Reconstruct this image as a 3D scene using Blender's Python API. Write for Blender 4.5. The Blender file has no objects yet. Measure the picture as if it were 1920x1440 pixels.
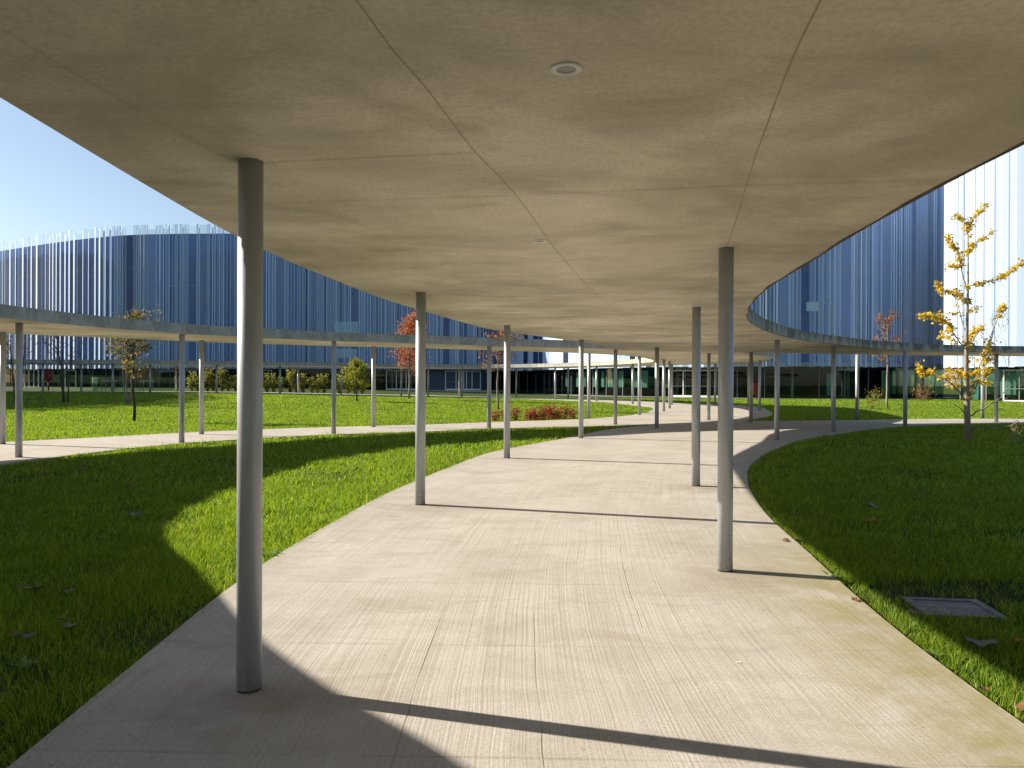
import bpy, bmesh, math, random
import numpy as np
from mathutils import Vector, Matrix
from mathutils.geometry import delaunay_2d_cdt

random.seed(7); RNG = np.random.default_rng(11)
R = math.radians
scene = bpy.context.scene
COL = scene.collection

# ------------------------------------------------------------------ constants
CAM_H = 1.65
SOFFIT = 2.84          # underside of the concrete canopy
SLAB = 0.25            # thickness of the canopy
SUN_AZ, SUN_EL = R(16.0), R(28.3)   # azimuth measured from -X towards +Y
SUN = Vector((-math.cos(SUN_AZ) * math.cos(SUN_EL), math.sin(SUN_AZ) * math.cos(SUN_EL), math.sin(SUN_EL)))

def sstep(a, b, x):
    t = np.clip((np.asarray(x, float) - a) / (b - a), 0, 1)
    return t * t * (3 - 2 * t)

def g(x, y):
    """height of the paving: rises gently away, a little more towards the far lawn"""
    x = np.asarray(x, float); y = np.asarray(y, float)
    return .011 * np.clip(y - 5, 0, 45) + .5 * sstep(5, -25, x) * sstep(24, 50, y)

# ------------------------------------------------------------------ object helpers
def link(name, me, m=None, parent=None):
    o = bpy.data.objects.new(name, me)
    COL.objects.link(o)
    if m is not None and me is not None:
        if isinstance(m, (list, tuple)):
            for q in m: me.materials.append(q)
        else:
            me.materials.append(m)
    if parent is not None: o.parent = parent
    return o

def tag(o, label=None, cat=None, group=None, kind=None):
    if label: o['label'] = label
    if cat: o['category'] = cat
    if group: o['group'] = group
    if kind: o['kind'] = kind
    return o

def thing(name, label, cat, loc=(0, 0, 0), group=None, rz=0.):
    o = bpy.data.objects.new(name, None); COL.objects.link(o)
    o.location = loc; o.rotation_euler = (0, 0, rz); o.empty_display_size = .2
    return tag(o, label, cat, group)

class MB:
    """collects vertices and faces of one mesh"""
    def __init__(s): s.v = []; s.f = []; s.mi = []
    def add(s, vs, fs, mi=0):
        n = len(s.v); s.v += [tuple(p) for p in vs]
        s.f += [tuple(i + n for i in f) for f in fs]; s.mi += [mi] * len(fs)
    def box(s, c, size, rz=0., mi=0):
        hx, hy, hz = size[0] / 2, size[1] / 2, size[2] / 2
        cs, sn = math.cos(rz), math.sin(rz)
        vs = []
        for z in (-hz, hz):
            for x, y in ((-hx, -hy), (hx, -hy), (hx, hy), (-hx, hy)):
                vs.append((c[0] + x * cs - y * sn, c[1] + x * sn + y * cs, c[2] + z))
        s.add(vs, [(3, 2, 1, 0), (4, 5, 6, 7), (0, 1, 5, 4), (1, 2, 6, 5), (2, 3, 7, 6), (3, 0, 4, 7)], mi)
    def tube(s, pts, rad, n=6, mi=0, cap=True):
        pts = [Vector(p) for p in pts]; k = len(pts)
        if k < 2: return
        rad = rad if isinstance(rad, (list, tuple)) else [rad] * k
        vs = []; ref = None
        for i, p in enumerate(pts):
            t = (pts[min(i + 1, k - 1)] - pts[max(i - 1, 0)])
            if t.length < 1e-9: t = Vector((0, 0, 1))
            t.normalize()
            if ref is None: ref = Vector((1, 0, 0)) if abs(t.x) < .9 else Vector((0, 1, 0))
            a = (ref - t * ref.dot(t))
            if a.length < 1e-6: a = t.orthogonal()
            a.normalize(); ref = a; b = t.cross(a)
            for j in range(n):
                w = 2 * math.pi * j / n
                vs.append(p + (a * math.cos(w) + b * math.sin(w)) * rad[i])
        fs = [(i * n + j, i * n + (j + 1) % n, (i + 1) * n + (j + 1) % n, (i + 1) * n + j) for i in range(k - 1) for j in range(n)]
        if cap: fs += [tuple(range(n))[::-1], tuple((k - 1) * n + j for j in range(n))]
        s.add(vs, fs, mi)
    def mesh(s, name, smooth=False):
        me = bpy.data.meshes.new(name); me.from_pydata(s.v, [], s.f)
        if any(s.mi): me.polygons.foreach_set('material_index', s.mi)
        if smooth: me.polygons.foreach_set('use_smooth', [True] * len(me.polygons))
        me.update(); return me
    def build(s, name, m, parent=None, smooth=False): return link(name, s.mesh(name, smooth), m, parent)

# ------------------------------------------------------------------ node helpers
def new_mat(name):
    m = bpy.data.materials.new(name); m.use_nodes = True
    nt = m.node_tree; nt.nodes.clear()
    out = nt.nodes.new('ShaderNodeOutputMaterial')
    return m, nt, out

class N:
    def __init__(s, nt): s.nt = nt
    def node(s, t, **kw):
        n = s.nt.nodes.new(t)
        for k, v in kw.items():
            if hasattr(n, k): setattr(n, k, v)
        return n
    def put(s, sock, v):
        if hasattr(v, 'is_output') or isinstance(v, bpy.types.NodeSocket): s.nt.links.new(v, sock)
        else: sock.default_value = v
    def math(s, op, a, b=None, c=None, clamp=False):
        n = s.node('ShaderNodeMath', operation=op, use_clamp=clamp)
        s.put(n.inputs[0], a)
        if b is not None: s.put(n.inputs[1], b)
        if c is not None: s.put(n.inputs[2], c)
        return n.outputs[0]
    def noise(s, vec, scale=5., detail=3., rough=.5, dist=0.):
        n = s.node('ShaderNodeTexNoise'); s.put(n.inputs['Vector'], vec)
        n.inputs['Scale'].default_value = scale; n.inputs['Detail'].default_value = detail
        n.inputs['Roughness'].default_value = rough; n.inputs['Distortion'].default_value = dist
        return n.outputs[0]
    def ramp(s, fac, stops):
        n = s.node('ShaderNodeValToRGB'); s.put(n.inputs[0], fac)
        e = n.color_ramp.elements
        while len(e) < len(stops): e.new(.5)
        for el, (p, c) in zip(e, stops):
            el.position = p; el.color = (c, c, c, 1) if isinstance(c, (int, float)) else (*c, 1)
        return n.outputs[0]
    def mix(s, fac, a, b, mode='MIX'):
        n = s.node('ShaderNodeMix', data_type='RGBA', blend_type=mode)
        s.put(n.inputs[0], fac)
        for i, v in ((6, a), (7, b)):
            if isinstance(v, tuple) and len(v) == 3: v = (*v, 1)
            s.put(n.inputs[i], v)
        return n.outputs[2]
    def vec(s, src, scale):
        n = s.node('ShaderNodeVectorMath', operation='MULTIPLY'); s.put(n.inputs[0], src); n.inputs[1].default_value = scale
        return n.outputs[0]
    def comb(s, x, y, z=0.):
        n = s.node('ShaderNodeCombineXYZ')
        for i, v in enumerate((x, y, z)): s.put(n.inputs[i], v)
        return n.outputs[0]
    def pos(s): return s.node('ShaderNodeNewGeometry').outputs['Position']
    def sep(s, v):
        n = s.node('ShaderNodeSeparateXYZ'); s.put(n.inputs[0], v); return n.outputs
    def bump(s, h, strength=.3, dist=.01):
        n = s.node('ShaderNodeBump'); s.put(n.inputs['Height'], h)
        n.inputs['Strength'].default_value = strength; n.inputs['Distance'].default_value = dist
        return n.outputs[0]
    def attr(s, name): return s.node('ShaderNodeAttribute', attribute_name=name)
    def bsdf(s, color, rough=.6, metal=0., normal=None, spec=.5):
        n = s.node('ShaderNodeBsdfPrincipled')
        if isinstance(color, tuple) and len(color) == 3: color = (*color, 1)
        s.put(n.inputs['Base Color'], color); s.put(n.inputs['Roughness'], rough); s.put(n.inputs['Metallic'], metal)
        n.inputs['Specular IOR Level'].default_value = spec
        if normal is not None: s.put(n.inputs['Normal'], normal)
        return n.outputs[0]

def simple(name, color, rough=.6, metal=0., var=.12, scale=8., spec=.5):
    m, nt, out = new_mat(name); k = N(nt)
    n = k.noise(k.pos(), scale, 4.)
    c = k.mix(k.ramp(n, [(.3, 0.), (.7, 1.)]), tuple(x * (1 - var) for x in color), tuple(min(1, x * (1 + var)) for x in color))
    nt.links.new(k.bsdf(c, rough, metal, spec=spec), out.inputs[0]); return m

# ------------------------------------------------------------------ materials
def mat_soffit():
    m, nt, out = new_mat('cast_concrete'); k = N(nt); p = k.pos(); s = k.sep(p)
    broad = k.noise(p, .6, 6., .62, .4)
    streak = k.noise(k.vec(p, (.35, 2.6, 1.)), 1.1, 6., .62, .9)
    fine = k.noise(p, 38., 5., .6)
    c = k.mix(k.ramp(broad, [(.3, 0.), (.72, 1.)]), (.44, .39, .29), (.90, .82, .68))
    c = k.mix(k.math('MULTIPLY', k.ramp(streak, [(.54, 0.), (.74, 1.)]), .30), c, (.33, .285, .21))
    blot = k.noise(k.vec(p, (.8, 1.1, 1.)), 1.25, 7., .62, .5)
    c = k.mix(k.math('MULTIPLY', k.ramp(blot, [(.50, 0.), (.66, 1.)]), .42), c, (.29, .245, .17))
    c = k.mix(k.math('MULTIPLY', k.ramp(blot, [(.28, 1.), (.40, 0.)]), .25), c, (.60, .55, .45))
    c = k.mix(k.math('MULTIPLY', k.ramp(fine, [(.38, 1.), (.58, 0.)]), .22), c, (.27, .235, .17))
    # small cast-in pits, longer across the walkway
    vo = k.node('ShaderNodeTexVoronoi', feature='F1'); k.put(vo.inputs['Vector'], k.vec(p, (.62, 1.5, 1.))); vo.inputs['Scale'].default_value = 2.3
    vo.inputs['Randomness'].default_value = 1.
    pit = k.ramp(vo.outputs['Distance'], [(.016, 1.), (.055, 0.)])
    rnd = k.sep(vo.outputs['Color'])[0]
    pit = k.math('MULTIPLY', pit, k.ramp(rnd, [(.5, 0.), (.62, 1.)]))
    c = k.mix(k.math('MULTIPLY', pit, .75), c, (.19, .16, .115))
    nz = k.sep(k.node('ShaderNodeNewGeometry').outputs['Normal'])[2]
    nrm = k.bump(k.math('ADD', k.math('MULTIPLY', fine, .5), k.math('SUBTRACT', broad, pit)), .25, .01)
    nt.links.new(k.bsdf(c, .75, 0., nrm, .3), out.inputs[0]); return m

def mat_fascia(name, dirt):
    m, nt, out = new_mat(name); k = N(nt); p = k.pos(); s = k.sep(p)
    flat = k.comb(s[0], s[1], k.math('MULTIPLY', s[2], .25))
    a = k.noise(flat, 2.6, 5., .7, .3); b = k.noise(p, 9., 5., .6)
    zt = k.math('DIVIDE', k.math('SUBTRACT', s[2], SOFFIT), SLAB, clamp=True)     # 0 at the soffit, 1 at the top
    c = k.mix(k.ramp(b, [(.3, 0.), (.7, 1.)]), (.33, .315, .28), (.48, .46, .41))
    f = k.math('MULTIPLY', k.ramp(k.math('ADD', a, k.math('MULTIPLY', zt, .12)), [(.5, 0.), (.6, 1.)]), dirt)
    c = k.mix(f, c, (.085, .078, .058))
    c = k.mix(k.math('MULTIPLY', k.ramp(k.noise(flat, 5.5, 4., .6), [(.58, 0.), (.66, 1.)]), dirt * .5), c, (.42, .41, .37))
    nt.links.new(k.bsdf(c, .8, 0., k.bump(b, .3, .01), .3), out.inputs[0]); return m

def mat_path():
    m, nt, out = new_mat('brushed_concrete'); k = N(nt); p = k.pos(); s = k.sep(p)
    u = k.attr('lateral').outputs['Fac']; moss = k.attr('moss').outputs['Fac']; stain = k.attr('stain').outputs['Fac']
    wob = k.math('MULTIPLY', k.math('SUBTRACT', k.noise(k.comb(k.math('MULTIPLY', s[0], .5), k.math('MULTIPLY', s[1], .8), 0.), .7, 3., .5), .5), .09)
    uw = k.math('ADD', u, wob)
    along = k.math('MULTIPLY', s[1], .30)
    l1 = k.noise(k.comb(k.math('MULTIPLY', uw, 72.), along, 3.), 1., 3., .6)
    l2 = k.noise(k.comb(k.math('MULTIPLY', uw, 11.), k.math('MULTIPLY', s[1], .5), 9.), 1., 4., .6)
    line = k.ramp(l1, [(.36, 1.), (.50, 0.)])
    broad = k.noise(p, .8, 5., .6, .5); fine = k.noise(p, 60., 4., .6)
    c = k.mix(k.ramp(broad, [(.3, 0.), (.7, 1.)]), (.40, .372, .333), (.50, .472, .434))
    c = k.mix(k.math('MULTIPLY', k.ramp(l2, [(.35, 1.), (.6, 0.)]), .22), c, (.33, .29, .23))
    c = k.mix(k.math('MULTIPLY', line, .30), c, (.23, .20, .16))
    c = k.mix(k.math('MULTIPLY', k.ramp(fine, [(.38, 1.), (.56, 0.)]), .34), c, (.21, .185, .155))
    blot = k.noise(k.vec(p, (1., 1.8, 1.)), 1.3, 6., .65, 1.)
    c = k.mix(k.math('MULTIPLY', k.ramp(blot, [(.48, 0.), (.68, 1.)]), .5), c, (.285, .25, .20))
    mo = k.math('MULTIPLY', moss, k.ramp(k.noise(p, 2.2, 6., .65, .5), [(.30, .15), (.55, 1.)]))
    c = k.mix(k.math('MULTIPLY', mo, .75), c, (.235, .205, .07))
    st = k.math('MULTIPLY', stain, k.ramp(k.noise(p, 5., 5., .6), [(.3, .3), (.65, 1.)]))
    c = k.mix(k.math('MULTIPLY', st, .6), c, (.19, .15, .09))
    # grit and small dark specks
    sp = k.node('ShaderNodeTexVoronoi', feature='F1'); k.put(sp.inputs['Vector'], p); sp.inputs['Scale'].default_value = 7.5
    sk = k.math('MULTIPLY', k.ramp(sp.outputs['Distance'], [(.035, 1.), (.07, 0.)]), k.math('GREATER_THAN', k.sep(sp.outputs['Color'])[1], .72))
    c = k.mix(k.math('MULTIPLY', sk, .7), c, (.10, .085, .06))
    # long wandering cracks between the pours
    crack = None
    for u0, y0, y1 in ((-.68, 0., 5.7), (-.02, 2.6, 5.5), (.72, 5.2, 7.6)):
        d = k.math('ABSOLUTE', k.math('SUBTRACT', k.math('ADD', u, k.math('MULTIPLY', wob, 1.)), u0))
        q = k.ramp(k.math('MULTIPLY', d, 20.), [(.03, 1.), (.11, 0.)])
        q = k.math('MULTIPLY', q, k.math('MULTIPLY', k.math('GREATER_THAN', s[1], y0), k.math('LESS_THAN', s[1], y1)))
        q = k.math('MULTIPLY', q, k.ramp(k.noise(k.comb(s[1], u0 * 7., 0.), 1.6, 3.), [(.4, .15), (.56, 1.)]))
        crack = q if crack is None else k.math('MAXIMUM', crack, q)
    c = k.mix(k.math('MULTIPLY', crack, .6), c, (.10, .09, .075))
    # transverse construction joints
    yy = k.math('ADD', s[1], k.math('MULTIPLY', s[0], .03))
    jd = k.math('ABSOLUTE', k.math('SUBTRACT', k.math('FRACT', k.math('DIVIDE', k.math('SUBTRACT', yy, 2.66), 1.45)), .5))
    jn = k.ramp(k.math('MULTIPLY', jd, 1.45), [(.004, 1.), (.014, 0.)])
    jn = k.math('MULTIPLY', jn, k.ramp(k.noise(k.comb(s[0], k.math('MULTIPLY', s[1], 2.), 0.), 1.1, 4.), [(.38, 0.), (.6, 1.)]))
    c = k.mix(k.math('MULTIPLY', jn, .5), c, (.20, .175, .14))
    h = k.math('SUBTRACT', k.math('MULTIPLY', l1, 1.), k.math('MULTIPLY', k.math('MAXIMUM', crack, jn), .8))
    h = k.math('ADD', h, k.math('MULTIPLY', fine, .35))
    nt.links.new(k.bsdf(c, .82, 0., k.bump(h, .35, .01), .25), out.inputs[0]); return m

def mat_ground():
    m, nt, out = new_mat('turf'); k = N(nt); p = k.pos(); s = k.sep(p)
    a = k.noise(p, .6, 5., .6); b = k.noise(p, 7., 5., .65); d = k.noise(p, 42., 4., .7)
    c = k.mix(k.ramp(b, [(.3, 0.), (.7, 1.)]), (.022, .042, .005), (.06, .10, .010))
    c = k.mix(k.math('MULTIPLY', k.ramp(a, [(.5, 0.), (.68, 1.)]), .45), c, (.12, .15, .022))
    c = k.mix(k.math('MULTIPLY', k.ramp(d, [(.38, 1.), (.55, 0.)]), .6), c, (.018, .035, .006))
    soil = k.attr('soil').outputs['Fac']
    c = k.mix(k.math('MULTIPLY', soil, k.ramp(b, [(.3, .4), (.6, 1.)])), c, (.035, .026, .016))
    nt.links.new(k.bsdf(c, .9, 0., k.bump(k.math('ADD', d, b), .9, .05), .15), out.inputs[0]); return m

def mat_grass():
    m, nt, out = new_mat('grass_blade'); k = N(nt)
    r = k.node('ShaderNodeNewGeometry').outputs['Random Per Island']
    p = k.pos(); a = k.noise(p, .45, 4., .6)
    c = k.ramp(r, [(0., (.045, .115, .014)), (.35, (.13, .25, .02)), (.7, (.25, .37, .035)), (.93, (.38, .44, .07)), (1., (.54, .46, .20))])
    c = k.mix(k.ramp(a, [(.35, 0.), (.7, .45)]), c, (.15, .20, .02))
    d = k.bsdf(c, .55, 0., None, .15)
    t = k.node('ShaderNodeBsdfTranslucent'); k.put(t.inputs[0], k.mix(1., c, (1.5, 1.5, .4), 'MULTIPLY'))
    mx = k.node('ShaderNodeMixShader'); mx.inputs[0].default_value = .42
    nt.links.new(d, mx.inputs[1]); nt.links.new(t.outputs[0], mx.inputs[2])
    nt.links.new(mx.outputs[0], out.inputs[0]); return m

def mat_leaf(name, stops, trans=.45):
    m, nt, out = new_mat(name); k = N(nt)
    r = k.node('ShaderNodeNewGeometry').outputs['Random Per Island']
    c = k.ramp(r, stops)
    d = k.bsdf(c, .55, 0., None, .3)
    t = k.node('ShaderNodeBsdfTranslucent'); k.put(t.inputs[0], c)
    mx = k.node('ShaderNodeMixShader'); mx.inputs[0].default_value = trans
    nt.links.new(d, mx.inputs[1]); nt.links.new(t.outputs[0], mx.inputs[2])
    nt.links.new(mx.outputs[0], out.inputs[0]); return m

def mat_skin():
    """white expanded-metal mesh: half open, so the blue glass behind shows through"""
    m, nt, out = new_mat('sky_tinted_mesh'); k = N(nt); p = k.pos(); s = k.sep(p)
    r = k.node('ShaderNodeNewGeometry').outputs['Random Per Island']
    v = k.noise(k.comb(s[0], s[1], k.math('MULTIPLY', s[2], .02)), 1.4, 4., .6)
    c = k.mix(k.ramp(v, [(.3, 0.), (.7, 1.)]), (.44, .57, .77), (.52, .66, .86))  # blue skylight mixed into the base colour of the white metal
    d = k.bsdf(c, .45, .0, None, .4)
    tr = k.node('ShaderNodeBsdfTransparent')
    # mesh opacity per panel: denser where the skin is meant to look sunlit
    dens = k.attr('weave').outputs['Fac']
    mx = k.node('ShaderNodeMixShader'); k.put(mx.inputs[0], dens)
    nt.links.new(tr.outputs[0], mx.inputs[1]); nt.links.new(d, mx.inputs[2])
    nt.links.new(mx.outputs[0], out.inputs[0]); return m

def mat_blueglass(tint):
    m, nt, out = new_mat('blue_glass_wall'); k = N(nt); p = k.pos(); s = k.sep(p)
    flat = k.comb(s[0], s[1], 0.)
    v = k.noise(flat, .35, 3., .5); w = k.noise(k.comb(s[0], s[1], k.math('MULTIPLY', s[2], .012)), 1.5, 5., .7)
    c = k.mix(k.ramp(v, [(.35, 0.), (.65, 1.)]), tuple(t * .6 for t in tint), tuple(min(1, t * 1.25) for t in tint))
    c = k.mix(k.math('MULTIPLY', k.ramp(w, [(.5, 0.), (.62, 1.)]), .45), c, (.006, .02, .07))
    fz = k.math('FRACT', k.math('DIVIDE', k.math('SUBTRACT', s[2], 3.0), 4.3))
    band = k.ramp(fz, [(.0, 1.), (.06, 1.), (.075, 0.), (.93, 0.), (.95, 1.)])
    c = k.mix(k.math('MULTIPLY', band, .35), c, (.09, .11, .14))
    nt.links.new(k.bsdf(c, .25, 0., None, .5), out.inputs[0]); return m

def mat_glass(name, tint, gloss=1.):
    m, nt, out = new_mat(name); k = N(nt)
    tr = k.node('ShaderNodeBsdfTransparent'); tr.inputs[0].default_value = (*tint, 1)
    gl = k.node('ShaderNodeBsdfGlossy'); gl.inputs[0].default_value = (.85, .93, .9, 1); gl.inputs['Roughness'].default_value = .015
    fr = k.node('ShaderNodeFresnel'); fr.inputs[0].default_value = 1.5
    f = k.math('ADD', k.math('MULTIPLY', fr.outputs[0], 1.2 * gloss), .03 * gloss, clamp=True)
    mx = k.node('ShaderNodeMixShader'); k.put(mx.inputs[0], f)
    nt.links.new(tr.outputs[0], mx.inputs[1]); nt.links.new(gl.outputs[0], mx.inputs[2])
    nt.links.new(mx.outputs[0], out.inputs[0]); return m

def mat_bark(name, c0, c1):
    m, nt, out = new_mat(name); k = N(nt); p = k.pos()
    a = k.noise(k.vec(p, (1., 1., .25)), 30., 5., .65)
    c = k.mix(k.ramp(a, [(.35, 0.), (.65, 1.)]), c0, c1)
    nt.links.new(k.bsdf(c, .9, 0., k.bump(a, .5, .01), .2), out.inputs[0]); return m

def mat_column():
    m, nt, out = new_mat('grey_painted_steel'); k = N(nt); p = k.pos(); s = k.sep(p)
    a = k.noise(k.vec(p, (6., 6., 1.)), 3., 5., .6)
    c = k.mix(k.ramp(a, [(.3, 0.), (.7, 1.)]), (.36, .38, .40), (.44, .46, .48))
    oz = k.sep(k.node('ShaderNodeTexCoord').outputs['Object'])[2]
    splash = k.math('MULTIPLY', k.ramp(oz, [(.0, 1.), (.28, 0.)]), k.ramp(k.noise(p, 28., 5., .7), [(.40, 0.), (.62, 1.)]))
    c = k.mix(k.math('MULTIPLY', splash, .55), c, (.20, .165, .11))
    c = k.mix(k.ramp(oz, [(.008, .85), (.014, 0.)]), c, (.06, .055, .05))
    low = k.ramp(k.noise(p, 22., 4., .6), [(.62, 0.), (.72, 1.)])
    c = k.mix(k.math('MULTIPLY', low, .18), c, (.2, .18, .14))
    nt.links.new(k.bsdf(c, k.math('ADD', .3, k.math('MULTIPLY', a, .2)), .22, None, .5), out.inputs[0]); return m

M = dict(
    soffit=mat_soffit(), fascia=mat_fascia('concrete_fascia', .30), fascia_dirty=mat_fascia('weathered_fascia', .75),
    path=mat_path(), ground=mat_ground(), grass=mat_grass(), skin=mat_skin(),
    wall=mat_blueglass((.022, .10, .35)), column=mat_column(),
    glass=mat_glass('green_tinted_glass', (.42, .62, .56), .5), screen=mat_glass('clear_screen_glass', (.74, .86, .82), .35),
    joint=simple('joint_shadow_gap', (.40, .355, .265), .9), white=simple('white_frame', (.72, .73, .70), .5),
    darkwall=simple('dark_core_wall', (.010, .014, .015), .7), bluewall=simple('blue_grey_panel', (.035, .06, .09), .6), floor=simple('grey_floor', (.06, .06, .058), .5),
    slab=simple('building_slab', (.22, .23, .24), .7), frame=simple('grey_mullion', (.20, .22, .22), .45, .4),
    plinth=simple('pale_plinth', (.46, .44, .39), .8), blind=simple('pale_blind', (.62, .70, .60), .8), red=simple('red_paint', (.20, .016, .013), .5),
    cyan=simple('pale_cyan_blind', (.40, .62, .66), .6),
    bark=mat_bark('grey_bark', (.17, .14, .115), (.34, .29, .24)), darkbark=mat_bark('dark_bark', (.035, .028, .02), (.10, .08, .06)),
    palebark=mat_bark('pale_bark', (.24, .19, .13), (.42, .35, .26)),
    ginkgo=mat_leaf('golden_leaf', [(0., (.46, .31, .014)), (.4, (.74, .54, .03)), (.8, (.84, .62, .05)), (1., (.66, .55, .08))]),
    olive=mat_leaf('olive_leaf', [(0., (.07, .09, .015)), (.5, (.17, .17, .03)), (.8, (.30, .18, .03)), (1., (.42, .19, .03))]),
    lime=mat_leaf('lime_leaf', [(0., (.13, .16, .015)), (.5, (.28, .30, .025)), (1., (.42, .37, .04))]),
    orange=mat_leaf('rust_leaf', [(0., (.28, .07, .02)), (.5, (.50, .15, .04)), (1., (.62, .27, .07))]),
    brown=mat_leaf('amber_leaf', [(0., (.16, .05, .015)), (.5, (.32, .11, .025)), (1., (.40, .21, .05))]),
    crimson=mat_leaf('crimson_leaf', [(0., (.16, .03, .02)), (.6, (.34, .075, .04)), (1., (.42, .15, .07))]),
    hedge=mat_leaf('yellow_green_leaf', [(0., (.11, .15, .02)), (.5, (.25, .28, .04)), (.88, (.38, .33, .05)), (1., (.44, .22, .04))]),
    dry=mat_leaf('dry_leaf', [(0., (.16, .08, .03)), (1., (.34, .19, .08))]),
    fallen=mat_leaf('fallen_brown_leaf', [(0., (.12, .06, .03)), (1., (.19, .095, .045))], .1),
    fallen_grey=mat_leaf('fallen_grey_leaf', [(0., (.13, .13, .125)), (1., (.18, .18, .17))], .1),
    fallen_orange=mat_leaf('fallen_orange_leaf', [(0., (.34, .12, .02)), (1., (.40, .17, .03))], .1),
    weed=mat_leaf('weed_leaf', [(0., (.07, .15, .02)), (1., (.17, .28, .06))], .3),
)

# ------------------------------------------------------------------ plan curves (metres; camera at the origin looking along +Y)
def smooth_closed(pts, step=.45):
    P = [Vector(p) for p in pts]; n = len(P); out = []
    for i in range(n):
        a, b, c, d = P[i - 1], P[i], P[(i + 1) % n], P[(i + 2) % n]
        k = max(2, int((c - b).length / step))
        for j in range(k):
            t = j / k
            # centripetal-like tension keeps unequal spacing from overshooting
            l0, l1, l2 = max((b - a).length, 1e-4), max((c - b).length, 1e-4), max((d - c).length, 1e-4)
            m1 = (c - a) / (l0 + l1) * l1; m2 = (d - b) / (l1 + l2) * l1
            h = b * (2 * t**3 - 3 * t**2 + 1) + m1 * (t**3 - 2 * t**2 + t) + c * (-2 * t**3 + 3 * t**2) + m2 * (t**3 - t**2)
            out.append((h.x, h.y))
    return np.array(out)

LAWN_SMALL = smooth_closed([
    (-2.12, 2.2), (-2.15, 3.25), (-2.2, 4.3), (-2.25, 5.9), (-2.22, 7.1), (-2.1, 8.5), (-1.8, 11.), (-1.08, 14.5), (-.42, 17.1),
    (.75, 19.5), (1.72, 21.4), (2.85, 23.9), (4.0, 25.6), (5.1, 26.75), (3.8, 26.15), (2.3, 25.65), (.4, 24.9), (-1., 24.25), (-2.56, 23.1), (-4., 22.4),
    (-5.4, 21.6), (-6.6, 20.5), (-7.6, 19.5), (-8.45, 18.1), (-9.05, 16.6), (-9.4, 15.0), (-9.6, 13.2), (-9.5, 11.), (-9.05, 9.6),
    (-8.1, 8.1), (-7.2, 6.65), (-6.5, 5.75), (-5.75, 4.95), (-4.6, 3.4), (-3.5, 1.9), (-2.6, .9), (-2.25, 1.3)], .35)  # unseen tip shortened so added canopy darkens the near soffit
LAWN_RING = smooth_closed([
    (-12.4, 19.2), (-11.1, 20.5), (-9.5, 22.3), (-8.2, 23.4), (-6., 24.8), (-4.3, 25.6), (-2.9, 26.3), (-.8, 27.75), (1., 28.8), (2.5, 29.8),
    (4.1, 31.5), (5.5, 33.8), (6.6, 36.8), (7.35, 40.), (7.5, 42.3), (6.9, 45.4), (5.9, 49.), (4.9, 51.4), (3.1, 54.), (1.4, 56.2),
    (-2.4, 58.6), (-6.5, 58.6), (-11.6, 55.5), (-16.5, 53.), (-22., 51.2), (-27., 50.), (-32., 49.6), (-39., 46.), (-43., 37.), (-40., 25.),
    (-31., 16.), (-23., 13.), (-17., 14.5), (-14., 17.2)], .5)
LAWN_RIGHT = smooth_closed([
    (2.52, 2.75), (2.5, 3.7), (2.55, 4.6), (2.63, 5.5), (2.72, 6.3), (2.87, 7.4), (3.13, 9.4), (3.5, 11.2), (3.77, 12.25), (4.25, 13.85),
    (4.65, 14.9), (5.72, 17.2), (7.65, 20.4), (9.85, 23.), (13., 26.), (16.3, 27.7), (19., 28.25), (23.5, 27.9), (27.5, 24.5), (29., 18.),
    (26.5, 10.), (20., 4.5), (12., 1.8), (6., 1.2), (3.6, 1.5), (2.75, 2.0)], .35)  # unseen near rim pulled forward, more canopy there dims the close soffit
OUTER = smooth_closed([
    (33., 27.5), (29., 30.6), (24., 31.5), (18.5, 31.2), (15., 30.5), (13.2, 29.9), (11.2, 29.45), (9.6, 29.15), (8.7, 29.3), (9.4, 30.2), (10.5, 31.9), (11.7, 34.5),
    (12.7, 38.2), (13.4, 41.2), (13.6, 43.2), (12.7, 45.7), (10.9, 46.8), (9.7, 49.2), (8.4, 52.4), (6.2, 56.3), (2.5, 60.2), (-2.6, 62.4), (-7.5, 62.2), (-12.8, 59.2), (-18., 57.),
    (-24., 55.), (-30., 54.), (-36., 52.6), (-44., 48.), (-48., 37.), (-45., 22.), (-35., 11.), (-24., 7.5), (-16., 5.5), (-11., 1.), (-8., -5.), (-3., -9.), (8., -9.),
    (20., -5.5), (29., 1.), (34., 12.), (35., 21.)], .6)

def inside(poly, pts):
    x, y = pts[:, 0], pts[:, 1]; r = np.zeros(len(pts), bool)
    x0, y0 = poly[:, 0], poly[:, 1]; x1, y1 = np.roll(x0, -1), np.roll(y0, -1)
    for a, b, c, d in zip(x0, y0, x1, y1):
        if b == d: continue
        r ^= ((b > y) != (d > y)) & (x < (c - a) * (y - b) / (d - b) + a)
    return r

def dist(poly, pts):
    best = np.full(len(pts), 1e9)
    a = poly; b = np.roll(poly, -1, 0)
    for p, q in zip(a, b):
        d = q - p; L = max(d @ d, 1e-12)
        t = np.clip(((pts - p) @ d) / L, 0, 1)
        e = pts - (p + t[:, None] * d)
        best = np.minimum(best, (e * e).sum(1))
    return np.sqrt(best)

def offset_curve(poly, d):
    """moves a closed curve along its outward normal by d (negative = inwards)"""
    t = np.roll(poly, -1, 0) - np.roll(poly, 1, 0); t /= np.maximum(np.linalg.norm(t, axis=1), 1e-9)[:, None]
    area = .5 * np.sum(poly[:, 0] * np.roll(poly[:, 1], -1) - np.roll(poly[:, 0], -1) * poly[:, 1])
    n = np.c_[t[:, 1], -t[:, 0]] * (1 if area > 0 else -1)
    return poly + n * d

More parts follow.
